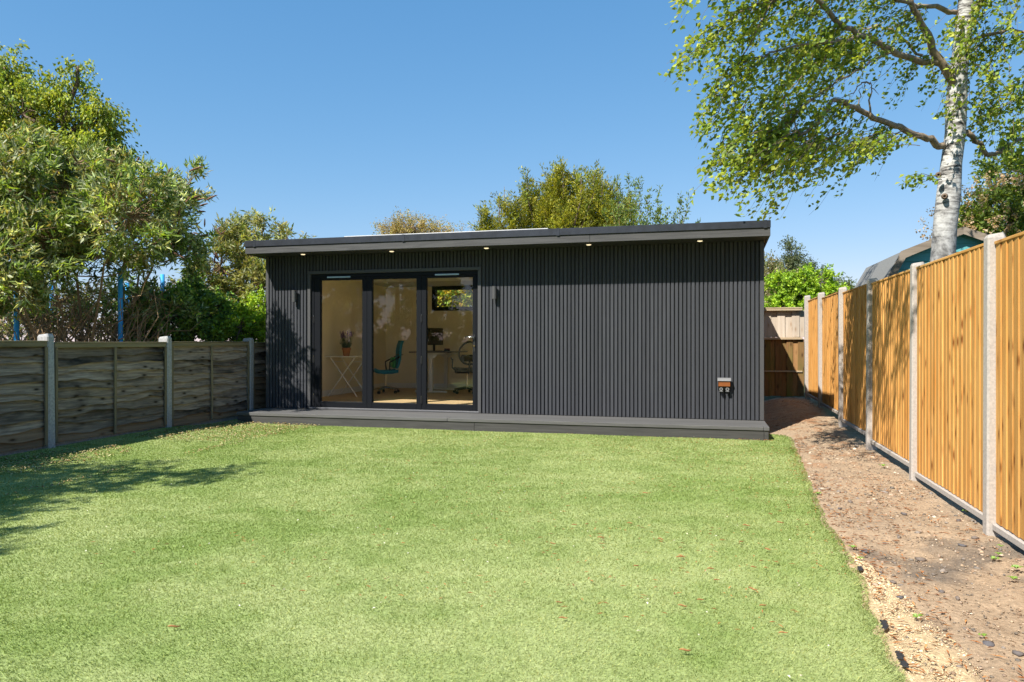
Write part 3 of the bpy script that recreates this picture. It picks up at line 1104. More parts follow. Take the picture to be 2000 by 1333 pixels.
def swivel(name, label, loc, rz, shell, seat_h, back_h, ring=False):
    c = thing(name, label, 'chair', loc, rz)
    # faces local -x; back leans to +x
    mb = MB()
    prof = []
    n_ = 7
    for i in range(n_):
        u_ = i / (n_ - 1)
        prof.append((-.24 + .46 * u_, seat_h + .025 * math.sin(u_ * 3.14) * -1 + .03 * (u_ < .1)))
    top = [(x_, -.22, z_) for x_, z_ in prof]
    vs, fs = [], []
    for j, yv in enumerate((-.23, -.15, 0, .15, .23)):
        for x_, z_ in prof:
            vs.append((x_, yv, z_ + .02 * abs(yv) / .23))
    for j, yv in enumerate((-.23, -.15, 0, .15, .23)):
        for x_, z_ in prof:
            vs.append((x_, yv * .97, z_ - .05))
    nn = 5 * n_
    for j in range(4):
        for i in range(n_ - 1):
            a = j * n_ + i
            fs.append((a, a + 1, a + n_ + 1, a + n_))
            fs.append((a + nn, a + n_ + nn, a + n_ + 1 + nn, a + 1 + nn))
    for i in range(n_ - 1):
        fs.append((i, i + nn, i + 1 + nn, i + 1))
        a = 4 * n_ + i
        fs.append((a, a + 1, a + 1 + nn, a + nn))
    for j in range(4):
        a = j * n_
        fs.append((a, a + n_, a + n_ + nn, a + nn))
        a = j * n_ + n_ - 1
        fs.append((a, a + nn, a + n_ + nn, a + n_))
    part('seat', MB().add(vs, fs), shell, c, smooth=True)
    if ring:
        pts = []
        for i in range(25):
            a = i / 24 * 6.283
            pts.append((.24 + .10 * (.5 + .5 * math.sin(a)) , .21 * math.cos(a), seat_h + .33 + .22 * math.sin(a)))
        part('backrest_rim', MB().tube(pts, .02, 8), shell, c, smooth=True)
        part('lumbar_pad', MB().bbox(.25, .29, -.17, .17, seat_h + .17, seat_h + .30, .015), shell, c)
        part('back_bar', MB().tube([(.1, 0, seat_h - .06), (.27, 0, seat_h - .04), (.29, 0, seat_h + .2)], .02, 8), M['black'], c)
        for s_ in (-1, 1):
            part('armrest', MB().tube([(.0, s_ * .22, seat_h - .03), (.02, s_ * .30, seat_h + .05), (.06, s_ * .30, seat_h + .2), (-.18, s_ * .29, seat_h + .22)], .018, 8), M['black'], c, smooth=True)
    else:
        vs, fs = [], []
        m_ = 7
        for dpt in (0, .045):
            for i in range(m_):
                u_ = i / (m_ - 1)
                z_ = seat_h + .03 + back_h * u_
                x_ = .20 + .13 * u_ + .02 * math.sin(u_ * 6) + dpt
                w_ = .215 - .03 * u_
                for q in (-1, -.5, 0, .5, 1):
                    vs.append((x_ - .03 * q * q, q * w_, z_))
        nn = 5 * m_
        for i in range(m_ - 1):
            for q in range(4):
                a = i * 5 + q
                fs.append((a, a + 1, a + 6, a + 5))
                fs.append((a + nn, a + 5 + nn, a + 6 + nn, a + 1 + nn))
            fs.append((i * 5, i * 5 + 5, i * 5 + 5 + nn, i * 5 + nn))
            fs.append((i * 5 + 4, i * 5 + 4 + nn, i * 5 + 9 + nn, i * 5 + 9))
        for q in range(4):
            fs.append((q, q + nn, q + 1 + nn, q + 1))
            a = (m_ - 1) * 5 + q
            fs.append((a, a + 1, a + 1 + nn, a + nn))
        part('backrest', MB().add(vs, fs), shell, c, smooth=True)
        part('back_band', MB().bbox(.24, .315, -.19, .19, seat_h + .30, seat_h + .315, .004), M['black'], c)
        for s_ in (-1, 1):
            part('armrest', MB().tube([(.05, s_ * .21, seat_h), (.04, s_ * .26, seat_h + .16), (.25, s_ * .235, seat_h + .27)], .014, 8), M['black'], c, smooth=True)
    part('gas_column', MB().tube([(0, 0, .1), (0, 0, seat_h - .06)], [.028, .022], 10), M['steel'], c)
    for k in range(5):
        a = k * 6.283 / 5 + .3
        d = Vector((math.cos(a), math.sin(a), 0))
        lg = part('leg', MB().tube([Vector((0, 0, .12)), d * .28 + Vector((0, 0, .075))], [.028, .016], 8), M['black'] if ring else M['steel'], c)
        part('caster', MB().tube([d * .28 + Vector((-d.y, d.x, 0)) * .022 + Vector((0, 0, .03)), d * .28 - Vector((-d.y, d.x, 0)) * .022 + Vector((0, 0, .03))], .029, 10), M['black'], lg)
    return c


tc_ = swivel('swivel_chair', 'teal swivel chair with green cushion beside the white folding table', fl(-6.22, 13.60), R(34), M['teal'], .46, .56)
cu = MB().bbox(.11, .19, -.17, .15, .50, .72, .03)
part('cushion', cu, M['green'], tc_)
swivel('office_chair', 'black office chair with ring backrest pulled up to the desk', fl(-4.62, 13.95), R(-62), M['black'], .47, .5, True)

dk = thing('desk', 'grey topped desk on white steel T legs under the rear window', 'desk', fl(-5.40, 14.45), 0)
part('desktop', MB().bbox(-.42, .42, -.62, .62, .80, .828, .006), M['grey'], dk)
for s_ in (-.46, .42):
    lg = part('leg', MB().bbox(-.04, .04, s_ - .03, s_ + .03, .04, .76, .006), M['offwhite'], dk)
    part('foot', MB().bbox(-.34, .34, s_ - .035, s_ + .035, 0, .0395, .008), M['offwhite'], lg)
    part('top_bracket', MB().prism([(-.3, .7985), (-.3, .77), (-.14, .7615), (-.1, .72), (-.0405, .68), (.0405, .68), (.1, .72), (.14, .7615), (.3, .77), (.3, .7985)], 'y', s_ - .015, s_ + .015), M['offwhite'], lg)
mo = thing('monitor', 'black computer monitor on a stand standing on the grey desk', 'monitor', (-5.45, 14.35, FLOOR + .8285), R(-12))
part('screen', MB().bbox(-.012, .018, -.29, .29, .13, .48, .008), M['screen'], mo)
part('stand', MB().bbox(-.04, -.0125, -.03, .03, .012, .32, .004), M['black'], mo)
part('base', MB().bbox(-.12, .09, -.13, .13, 0, .0115, .004), M['black'], mo)
M['maroon'] = mat_plain('dark red plastic', (.10, .02, .02), .5)
bx_ = thing('desk_box', 'small dark red and black box lying on the grey desk', 'box', (-5.14, 14.22, FLOOR + .8285), R(20))
part('box_body', MB().bbox(-.06, .06, -.05, .05, 0, .035, .006), M['black'], bx_)
part('box_lid', MB().bbox(-.058, .058, -.048, .048, .0355, .06, .006), M['maroon'], bx_)
#@@FENCES
# ------------------------------------------------------------------ right fence: feather-edge boards between concrete posts
PZ = [(1.83, .70, 0), (3.76, .72, 0), (5.692, .735, 0), (7.62, .736, .02), (9.55, .747, .07), (11.48, .78, .12), (13.47, .83, .19), (15.25, .885, .22)]
cf = thing('closeboard_fence', 'tall new orange pine closeboard fence with concrete posts', 'fence', (FR, 8.5, 0))


def post_mesh(h, w=.095, d=.11, flip=1):
    """slotted concrete post with weathered top"""
    bm = bmesh.new()
    c = .012
    prof = [(-d / 2 + c, -w / 2), (d / 2 - c, -w / 2), (d / 2, -w / 2 + c), (d / 2, w / 2 - c), (d / 2 - c, w / 2), (-d / 2 + c, w / 2), (-d / 2, w / 2 - c), (-d / 2, -w / 2 + c)]
    mb = MB()
    n_ = len(prof)
    for z_ in (-.1, h - .035):
        mb.v += [(a, b, z_) for a, b in prof]
    mb.v += [(a * .8, b * .8, h + (-.012 if a * flip < 0 else .0)) for a, b in prof]
    for r_ in range(2):
        for i_ in range(n_):
            j_ = (i_ + 1) % n_
            mb.f.append((r_ * n_ + i_, r_ * n_ + j_, (r_ + 1) * n_ + j_, (r_ + 1) * n_ + i_))
    mb.f.append(tuple(2 * n_ + i_ for i_ in range(n_)))
    bm.free()
    return mb.mesh('post')


for (y, up, gz) in PZ:
    me = post_mesh(CAM_H + up - gz)
    link('post', me, M['concrete'], cf, (rnd.uniform(-.006, .006), y - 8.5, gz), (rnd.uniform(-.006, .006), rnd.uniform(-.006, .006), 0))


def feather(w, h):
    """board: thick on one edge, thin on the other; local x across the fence, y along"""
    mb = MB()
    mb.prism([(.006, -w / 2), (.006, w / 2), (0, w / 2), (-.0085, -w / 2 + .003), (-.007, -w / 2)], 'z', 0, h)
    return mb


for k in range(len(PZ) - 1):
    (ya, ua, ga), (yb, ub, gb) = PZ[k], PZ[k + 1]
    y0, y1 = ya + .05, yb - .05
    ztop = CAM_H + min(ua, ub) - .07
    zbase = max(ga, gb) + .10
    # rails on the far side and the plinth below
    mb = MB()
    for zr in (zbase + .2, (zbase + ztop) / 2, ztop - .22):
        mb.bbox(.022, .06, y0, y1, zr - .035, zr + .035, .004)
    mb.bbox(-.012, .02, y0, y1, ztop + .001, ztop + .022, .003)
    pn = part('panel', mb, M['pinerail'], cf, (0, -8.5, 0))
    nb = max(8, int(round((y1 - y0) / .098)))
    bw = (y1 - y0) / nb
    h = ztop - zbase
    me = feather(bw + .012, h).mesh('board')
    for j in range(nb):
        o = link('board', me, M['pine'], pn, (rnd.uniform(-.002, .002) , y0 + (j + .5) * bw, zbase + rnd.uniform(-.004, .004)))
    gbm = MB().bbox(-.024, .026, y0, y1, max(ga, gb) + .048, zbase - .006, .005)
    part('gravel_board', gbm, M['concrete'], cf, (0, -8.5, 0))

# ------------------------------------------------------------------ left fence: weathered waney lap panels
lf = thing('lap_fence', 'low weathered grey overlap panel fence with concrete posts', 'fence', (FL, 7.8, 0))
LPY = [1.09, 3.02, 4.953, 6.883, 8.813, 10.743, 12.673]
for y in LPY:
    gz = hz(FL, y)
    up = .085 - (y - 6.88) * .008
    link('post', post_mesh(CAM_H + up - gz, .095, .16), M['concrete_old'], lf, (0, y - 7.8, gz), (rnd.uniform(-.008, .008), rnd.uniform(-.012, .012), 0))
for k in range(len(LPY) - 1):
    y0, y1 = LPY[k] + .05, LPY[k + 1] - .05
    g0 = .5 * (hz(FL, LPY[k]) + hz(FL, LPY[k + 1]))
    zt = CAM_H - .015 - .01 * (k % 2) - .006 * (k - 3)
    zb = g0 + .05
    ym = (y0 + y1) / 2
    mb = MB()
    mb.bbox(-.03, .060, y0, y1, zt - .055, zt - .0005, .004)
    pn = part('panel', mb, M['lapcap'], lf, (0, -7.8, 0), (0, 0, 0))
    part('cap_strip', MB().bbox(-.042, .068, y0, y1, zt, zt + .014, .003), M['lapcap'], pn)
    for yb in (y0 + .018, ym + rnd.uniform(-.05, .05), y1 - .018):
        part('batten', MB().bbox(.050, .070, yb - .018, yb + .018, zb + .005, zt - .056, .003), M['lapframe'], pn)
    part('rear_batten', MB().bbox(-.05, -.03, ym - .02, ym + .02, zb, zt - .056, .003), M['lapframe'], pn)
    nsl = 11
    pitch = (zt - .05 - zb) / nsl
    for j in range(nsl):
        z0 = zb + j * pitch
        g_ = np.random.default_rng(k * 50 + j)
        ph = g_.random(4) * 6.28
        nseg = 20
        vs, fs = [], []
        amp = .019 if j else .004
        for i_ in range(nseg + 1):
            y = y0 + .003 + (y1 - y0 - .006) * i_ / nseg
            u_ = i_ / nseg
            wob = amp * (math.sin(u_ * 5 + ph[0]) + .6 * math.sin(u_ * 11 + ph[1]) + .35 * math.sin(u_ * 23 + ph[2])) + (g_.random() - .5) * .006
            bow = .006 * math.sin(u_ * 4 + ph[3])
            zl = z0 + wob
            zu = z0 + pitch + .034
            xo = .042 + bow
            vs += [(xo, y, zl), (-.002, y, zl + .002), (-.004, y, zu), (.004 + bow * .3, y, zu)]
        for i_ in range(nseg):
            a = i_ * 4
            for q in range(4):
                r_ = (q + 1) % 4
                fs.append((a + q, a + r_, a + 4 + r_, a + 4 + q))
        fs.append((0, 1, 2, 3))
        e = nseg * 4
        fs.append((e + 3, e + 2, e + 1, e))
        part('lap_board', MB().add(vs, fs), M['lapnew'] if j == 0 or (j == 1 and k in (2, 5)) or (k == 5 and j < 6) else M['lap'], pn)
    part('gravel_board', MB().bbox(-.036, -.008, y0, y1, g0 - .08, zb + .03, .004), M['concrete_old'], lf, (0, -7.8, 0))

# ------------------------------------------------------------------ back fence seen past the right end of the room
bf = thing('back_fence', 'old back fence of brown boards with a paler top tier coloured as sunlit', 'fence', (.6, 15.62, .1))
for z0, z1, nm, mt, dy in ((.22, 1.36, 'board', 'backlow', 0), (1.40, 1.93, 'upper_board', 'backhigh', .03)):
    x = -1.2
    bwid = .105 if z0 < 1 else .135
    me = MB().bbox(-bwid / 2 - .006, bwid / 2 + .006, -.009, .009, z0 - .1, z1 - .1, .003).mesh(nm)
    while x < 1.80:
        link(nm, me, M[mt], bf, (x + bwid / 2 - .6, dy + (.0095 if int(x / bwid + 50) % 2 else -.0095), rnd.uniform(-.008, .008)), (0, rnd.uniform(-.004, .004), 0))
        x += bwid
for zr, hh, dd in ((.72, .03, .03), (1.375, .045, .05), (1.945, .035, .06)):
    part('rail', MB().bbox(-1.8, 1.22, -.012 - dd, -.0105, zr - .1 - hh / 2, zr - .1 + hh / 2, .004), M['backrail'], bf)
part('cap_rail', MB().bbox(-1.8, 1.22, -.07, .06, 1.868, 1.893, .004), M['backrail'], bf)

# ------------------------------------------------------------------ teal shed beyond the right fence
SX, SY = 3.55, 12.0
sh = thing('garden_shed', 'teal painted shed with gambrel felt roof behind the orange fence', 'shed', (SX, SY, 0))
prof = [(-.93, 0), (-.93, 2.27), (-.74, 2.60), (0, 2.90), (.74, 2.60), (.93, 2.27), (.93, 0)]
part('shed_wall', MB().prism(prof, 'y', .02, 2.3), M['shedteal'], sh)
z = .1
while z < 2.88:
    z1 = min(z + .12, 2.89)
    def hw(q):
        return float(np.interp(q, [0, 2.27, 2.60, 2.90], [.93, .93, .74, .0]))
    a, b = hw(z), hw(z1)
    mb = MB()
    mb.add([(-a, .019, z), (a, .019, z), (b, .019, z1), (-b, .019, z1), (-a, -.004, z), (a, -.004, z), (b, .012, z1), (-b, .012, z1)], [(0, 1, 2, 3), (4, 7, 6, 5), (0, 4, 5, 1), (1, 5, 6, 2), (2, 6, 7, 3), (3, 7, 4, 0)])
    part('cladding_board', mb, M['shedteal'], sh)
    z += .12
for q in (-1, 1):
    a = [(q * 1.03, 2.22), (q * .80, 2.635), (0, 2.96)]
    b = [(0, 2.935), (q * .785, 2.61), (q * 1.005, 2.21)]
    rf = part('roof', MB().prism(a + b, 'y', -.10, 2.4), M['shedfelt'], sh)
    a = [(q * 1.035, 2.16), (q * .81, 2.64), (0, 2.967)]
    b = [(0, 2.86), (q * .75, 2.54), (q * .955, 2.13)]
    part('bargeboard', MB().prism(a + b, 'y', -.125, -.101), M['shedbarge'], sh)
part('round_window', MB().lathe([(0, 0), (.13, 0), (.13, .012), (.17, .012), (.17, 0)], (0, 0, 0), 20), M['greyplastic'], sh, (0.02, -.008, 2.35), (R(90), 0, 0))

# ------------------------------------------------------------------ trampoline beyond the left fence
TC = W(-8.0 * .915, 13.75 * .915, 0)
tp = thing('trampoline', 'trampoline with blue foam sleeved poles behind the lap fence', 'trampoline', (TC.x, TC.y, 0))
for k, (u_, Z_, top) in enumerate([(-.672, 11.95, 2.45), (-.531, 12.45, 2.45), (-.474, 14.2, 2.5), (-.522, 15.55, 2.45), (-.625, 15.35, 2.4), (-.70, 14.0, 2.4)]):
    Z_ *= .915
    p = W(u_ * Z_, Z_, 0) - TC
    pl = part('pole', MB().tube([(p.x, p.y, 0), (p.x, p.y, top)], .02, 8), M['galv'], tp)
    part('foam_sleeve', MB().tube([(p.x, p.y, .95), (p.x, p.y, 1.4), (p.x, p.y, 1.42), (p.x, p.y, 1.9), (p.x, p.y, 1.92), (p.x, p.y, top)], [.036, .036, .033, .036, .034, .036], 10), M['blue'], pl, smooth=True)
    part('leg', MB().tube([(p.x, p.y, .86), (p.x * .97, p.y * .97, .0)], .02, 8), M['galv'], tp)
ring = [(1.72 * math.cos(i * 6.283 / 32), 1.72 * math.sin(i * 6.283 / 32), .86) for i in range(33)]
part('frame_ring', MB().tube(ring, .025, 8, False), M['galv'], tp)
part('mat', MB().lathe([(0, 0), (1.5, 0), (1.5, .012), (0, .012)], (0, 0, .86), 32), M['black'], tp)
part('pad', MB().lathe([(1.49, .02), (1.76, .02), (1.78, .0), (1.76, -.02), (1.49, -.02)], (0, 0, .88), 32), M['blue'], tp)
#part('net', MB().lathe([(1.6, .9), (1.6, 2.3)], (0, 0, 0), 32), M['net'], tp)
#@@PLANTS
# ------------------------------------------------------------------ plants
def unit(a):
    return a / np.maximum(np.linalg.norm(a, axis=-1, keepdims=True), 1e-9)


def leaf_mesh(C, D, ln, wd, tint, g_, flat=.0, fold=.25, droop=0.0):
    """one folded leaf per row: base C, direction D"""
    n_ = len(C)
    D = unit(D)
    rv = g_.normal(0, 1, (n_, 3))
    rv[:, 2] += flat
    S = unit(np.cross(D, rv))
    Nn = np.cross(S, D)
    ln = np.broadcast_to(ln, (n_,))[:, None]
    wd = np.broadcast_to(wd, (n_,))[:, None]
    V = np.empty((n_, 4, 3), np.float32)
    mid = C + D * ln * .45
    V[:, 0] = C
    V[:, 1] = mid + S * wd * .5 + Nn * wd * fold
    V[:, 2] = C + D * ln - np.array([0, 0, 1.0]) * ln * droop
    V[:, 3] = mid - S * wd * .5 + Nn * wd * fold
    b = np.arange(n_) * 4
    F = np.stack([b, b + 1, b + 2, b, b + 2, b + 3], 1).reshape(-1, 3)
    return V.reshape(-1, 3), F, np.repeat(tint, 4, 0)


def tints(cols, idx, g_, var=.22):
    c = np.array(cols)[idx] * 1.6
    return c * (1 + var * g_.normal(0, 1, (len(idx), 1))).clip(.45, 1.7)


def sample_blob(c, rad, n_, g_, shell=.45, noise_amp=.28, seed=0, clump=0.0):
    """points in a lumpy ellipsoid, more of them near the outside"""
    d = unit(g_.normal(0, 1, (n_, 3)))
    lump = 1 + noise_amp * (np.sin(d[:, 0] * 4.1 + seed) * np.sin(d[:, 1] * 3.7 + seed * 2) + .7 * np.sin(d[:, 2] * 6.3 + d[:, 0] * 5 + seed * 3))
    r_ = (shell + (1 - shell) * g_.random(n_)) ** .6 * lump
    P_ = np.array(c)[None] + d * r_[:, None] * np.array(rad)[None]
    if clump > 0 and n_ > 30:
        K = P_[:max(5, n_ // 14)]
        near = np.argmin(((P_[:, None] - K[None]) ** 2).sum(-1), 1)
        P_ = P_ * (1 - clump) + K[near] * clump
    return P_, d


def twigs_leaves(P, D, g_, per, tl, ln, wd, cols, spread=.8, flat=.6, droop=.0, var=.22, cluster_var=.2, fold=.25):
    """leaves set along a short twig at each P pointing D"""
    n_ = len(P)
    u_ = g_.random((n_, per, 1))
    tl_ = (tl * (.6 + .8 * g_.random((n_, 1, 1))))
    Dn = unit(D)
    C = P[:, None] + Dn[:, None] * u_ * tl_ + g_.normal(0, .12 * tl, (n_, per, 3))
    LD = Dn[:, None] * .7 + g_.normal(0, spread, (n_, per, 3)) - np.array([0, 0, droop])
    ci = np.repeat(g_.integers(0, len(cols), n_), per)
    sw = g_.random(n_ * per) < .35
    ci[sw] = g_.integers(0, len(cols), sw.sum())
    t_ = tints(cols, ci, g_, var) * np.repeat(1 + cluster_var * g_.normal(0, 1, n_), per).clip(.5, 1.6)[:, None]
    m_ = n_ * per
    return leaf_mesh(C.reshape(-1, 3), LD.reshape(-1, 3), ln * (.6 + .7 * g_.random(m_)), wd * (.65 + .6 * g_.random(m_)), t_, g_, flat, fold)


def wobble(a, b, g_, n_=5, amp=.06, sag=0.0):
    a, b = Vector(a), Vector(b)
    L_ = (b - a).length
    pts = []
    for i_ in range(n_ + 1):
        u_ = i_ / n_
        p = a.lerp(b, u_)
        if 0 < i_ < n_:
            p += Vector(g_.normal(0, 1, 3)) * amp * L_ / n_
        p.z += sag * L_ * 4 * u_ * (1 - u_)
        pts.append(p)
    return pts


def woody(name, label, cat, base, trunk_r, blobs, cols, seed, per=10, tl=.25, ln=.07, wd=.04, spread=.8, flat=.6, droop=0., up=.3,
          bark='bark', leafmat='leaf', branch_frac=.12, shell=.4, trunks=1, group=None, var=.22, noise_amp=.28, fold=.25, br=.012, clump=.45):
    """tree or shrub: trunk(s), a limb to each lobe of the crown, branches inside, leafy twigs all through it"""
    g_ = np.random.default_rng(seed)
    t_ = thing(name, label, cat, base, 0, group)
    B0 = Vector(base)
    wood = MB()
    cx = sum((Vector(b[0]) for b in blobs), Vector((0, 0, 0))) / len(blobs)
    tops = []
    for k in range(trunks):
        off = Vector((g_.normal(0, .12), g_.normal(0, .12), -.1)) if trunks > 1 else Vector((0, 0, -.1))
        tgt = cx if trunks == 1 else Vector(blobs[k % len(blobs)][0])
        pts = wobble(B0 + off, B0.lerp(tgt, .95), g_, 6, .16)
        wood.tube([p - B0 for p in pts], [trunk_r * (1.15 - .8 * i_ / 6) for i_ in range(7)], 8)
        tops.append(pts)
    leaves = []
    for bi, (c, rad, n_) in enumerate(blobs):
        c = Vector(c)
        tr_ = tops[bi % len(tops)]
        st_ = min(tr_[2:], key=lambda q: (q - c).length + abs(q.z - c.z) * .3)
        wood.tube([p - B0 for p in wobble(st_, c, g_, 4, .2)], [trunk_r * .45, trunk_r * .4, trunk_r * .32, trunk_r * .25, trunk_r * .2], 6)
        P_, d = sample_blob(c, rad, n_, g_, shell, noise_amp, seed + bi, clump)
        D = d + np.array([0, 0, up]) + g_.normal(0, .35, (n_, 3))
        leaves.append(twigs_leaves(P_, D, g_, per, tl, ln, wd, cols, spread, flat, droop, var, .2, fold))
        for q in g_.choice(n_, max(3, int(n_ * branch_frac)), replace=False):
            s_ = c.lerp(Vector(P_[q]), .15 * g_.random())
            e_ = Vector(P_[q]) + Vector(unit(D[q])) * tl * .7
            wood.tube([p - B0 for p in wobble(s_, e_, g_, 3, .2)], [br, br * .75, br * .5, br * .2], 4, False)
    part('trunk', wood, M[bark], t_, smooth=True)
    v_, f_, c_ = merge(*leaves)
    v_ = v_ - np.array(base, np.float32)
    link('crown', np_mesh('crown', v_, f_, c_), M[leafmat], t_)
    return t_


def gnd(x, y):
    return (x, y, hz(x, y) - .02 if -8 < x < 2 else -.02)


# ---- birch with wind-blown branches, behind the right fence
BZ = 9.1
g_ = np.random.default_rng(77)
bb = px(1836, 560, BZ)
bb.z = 0
birch = thing('birch_tree', 'silver birch with white bark and wind-blown leafy branches over the orange fence', 'tree', bb)
trunk_px = [(1836, 860, 66, 9.1), (1838, 560, 62, 9.1), (1842, 500, 58, 9.1), (1846, 440, 54, 9.1), (1853, 380, 53, 9.1), (1858, 320, 50, 9.08), (1866, 260, 47, 9.06), (1868, 200, 46, 9.05), (1872, 140, 43, 9.0), (1880, 80, 38, 8.98), (1886, 20, 36, 8.95), (1890, -60, 32, 8.9), (1896, -200, 26, 8.9), (1900, -400, 18, 8.9), (1905, -620, 9, 8.9)]
mb = MB()
mb.tube([px(a, b, Z_) - bb for a, b, w_, Z_ in trunk_px], [.78 * w_ / 2 / 1440 * Z_ * (1 + .05 * math.sin(i_ * 2.1)) for i_, (a, b, w_, Z_) in enumerate(trunk_px)], 20)
part('trunk', mb, M['birchbark'], birch, smooth=True)
# knots where limbs were lost
for a, b, rr in ((1845, 384, .030), (1833, 342, .028)):
    c_ = px(a, b, 8.93) - bb
    d_ = (Vector((0, 0, CAM_H)) - px(a, b, 8.93)).normalized()
    kb = MB()
    prof_ = [(.0, -.02), (.3, -.012), (.5, .016), (.75, .02), (1.0, .005), (1.3, -.05)]
    q_ = d_.to_track_quat('Z', 'Y')
    kb.lathe([(r_ * rr, z_ * .9) for r_, z_ in prof_], (0, 0, 0), 12)
    o = part('branch_scar', kb, M['bark'], birch, c_, q_.to_euler(), True)
limbs = [
    ([(1842, 290, 9.06), (1812, 268, 8.9), (1770, 254, 8.7), (1720, 236, 8.5), (1680, 214, 8.3), (1652, 206, 8.2), (1630, 196, 8.1), (1612, 220, 8.05), (1596, 245, 8.0), (1560, 262, 7.95)], 15, 5),
    ([(1866, 170, 9.03), (1836, 120, 8.9), (1812, 70, 8.8), (1785, 20, 8.6), (1765, -40, 8.5), (1720, -120, 8.3)], 21, 6),
    ([(1852, 130, 9.0), (1800, 120, 8.8), (1740, 100, 8.5), (1690, 70, 8.3), (1640, 46, 8.1), (1600, 5, 7.9), (1540, -50, 7.7), (1470, -70, 7.5), (1400, -40, 7.4)], 15, 5),
    ([(1868, 25, 8.95), (1830, 14, 8.8), (1790, 10, 8.6), (1720, -10, 8.3), (1640, -20, 8.0), (1560, -10, 7.8), (1480, 10, 7.6), (1420, 40, 7.5)], 11, 3),
    ([(1888, 262, 9.05), (1915, 280, 9.2), (1932, 303, 9.3), (1948, 298, 9.4), (1970, 284, 9.5), (2010, 268, 9.7)], 12, 7),
    ([(1876, 90, 8.98), (1930, 68, 8.9), (1990, 60, 8.8), (2060, 70, 8.7)], 9, 4),
    ([(1884, 40, 8.95), (1915, 5, 8.8), (1950, -40, 8.7), (2020, -60, 8.5)], 11, 5),
    ([(1800, 110, 8.8), (1740, 60, 8.9), (1690, 55, 9.0), (1660, 80, 9.1), (1620, 110, 9.2), (1560, 140, 9.3)], 6, 2),
    ([(1690, 70, 8.3), (1640, 80, 8.0), (1580, 85, 7.7), (1510, 100, 7.5), (1440, 130, 7.4)], 7, 2),
    ([(1720, -120, 8.3), (1600, -150, 7.6), (1480, -120, 7.0), (1390, -60, 6.8)], 12, 3),
    ([(1740, 100, 8.5), (1690, 130, 8.2), (1620, 170, 8.0), (1560, 220, 7.9), (1520, 280, 7.9)], 5, 2),
    ([(1560, 262, 7.95), (1535, 200, 7.9), (1540, 230, 7.9), (1520, 290, 7.85), (1500, 330, 7.8)], 3, 1.2),
    ([(1890, -60, 8.9), (1960, -120, 8.4), (2080, -140, 8.0)], 13, 5),
    ([(1892, -90, 8.9), (1780, -200, 9.2), (1660, -230, 9.5), (1540, -180, 9.8), (1460, -80, 10.0)], 13, 4),
    ([(1892, -110, 8.9), (1740, -240, 7.8), (1580, -300, 6.9), (1470, -300, 6.2), (1420, -260, 5.6)], 13, 4),
    ([(1540, -50, 7.7), (1480, 60, 7.6), (1430, 150, 7.6), (1400, 230, 7.6)], 4, 1.2),
]
mb = MB()
limb_pts = []
for pts, w0, w1 in limbs:
    P_ = [px(*p) for p in pts]
    fine = []
    for i_ in range(len(P_) - 1):
        for s_ in range(4):
            u_ = s_ / 4
            p0, p1, p2, p3 = P_[max(i_ - 1, 0)], P_[i_], P_[i_ + 1], P_[min(i_ + 2, len(P_) - 1)]
            fine.append(.5 * ((2 * p1) + (p2 - p0) * u_ + (2 * p0 - 5 * p1 + 4 * p2 - p3) * u_ ** 2 + (3 * p1 - p0 - 3 * p2 + p3) * u_ ** 3) + Vector(g_.normal(0, .012, 3)))
    fine.append(P_[-1])
    n_ = len(fine)
    rad = [.48 * (w0 + (w1 - w0) * i_ / (n_ - 1)) / 1440 * 8.5 for i_ in range(n_)]
    mb.tube([p - bb for p in fine], rad, 8)
    limb_pts.append(fine)
M['limb'] = mat_plain('birch limb bark', (.24, .18, .12), .85, 0, .5, 18, .4)
part('limbs', mb, M['limb'], birch, smooth=True)
# dead snag
mb = MB()
for pts, r0 in (([(1700, 232), (1698, 205), (1702, 180), (1700, 160)], .014), ([(1701, 164), (1692, 160), (1680, 166), (1668, 182), (1648, 191), (1630, 190)], .010), ([(1676, 216), (1680, 195), (1679, 178), (1684, 167)], .008), ([(1656, 206), (1660, 196), (1658, 186)], .006), ([(1701, 168), (1712, 178), (1716, 186)], .006), ([(1690, 162), (1688, 172), (1692, 182)], .005)):
    q_ = []
    for (a0, b0), (a1, b1) in zip(pts[:-1], pts[1:]):
        for u_ in (0, .33, .66):
            q_.append(px(a0 + (a1 - a0) * u_, b0 + (b1 - b0) * u_, 8.3) + Vector(g_.normal(0, .007, 3)) - bb)
    q_.append(px(*pts[-1], 8.3) - bb)
    mb.tube(q_, [r0 * (1 - .7 * i_ / (len(q_) - 1)) for i_ in range(len(q_))], 6)
part('dead_snag', mb, M['limb'], birch, smooth=True)

# hanging leafy strands: (start, end) pairs in the photograph's directions, each with its own depth
STR = []


def strand(p0, p1, sag=.12, jit=.03):
    n_ = 9
    a, b = Vector(p0), Vector(p1)
    L_ = (b - a).length
    out = []
    for i_ in range(n_):
        u_ = i_ / (n_ - 1)
        q = a.lerp(b, u_)
        q.z += sag * L_ * (4 * u_ * (1 - u_)) * .5
        out.append(q + Vector(g_.normal(0, jit * L_ * .25, 3)))
    return out


# droop to the left, blown by the wind, from every limb
for li, fine in enumerate(limb_pts):
    if li == 4:
        continue
    n_ = len(fine)
    cnt = [30, 26, 60, 52, 0, 22, 26, 34, 40, 46, 34, 10, 26, 40, 60, 14][li]
    for k in range(cnt):
        u_ = .18 + .82 * g_.random() ** .8
        s_ = fine[min(n_ - 1, int(u_ * n_))]
        l_ = (.45 + .85 * g_.random()) * (.5 if li == 15 else 1)
        right = li in (5, 6, 12)
        dX = (-.25 if right else -.62) + g_.normal(0, .22)
        d = W(dX, g_.normal(0, .42), -.62 + g_.normal(0, .2))
        STR.append(strand(s_, s_ + d * l_, .16))
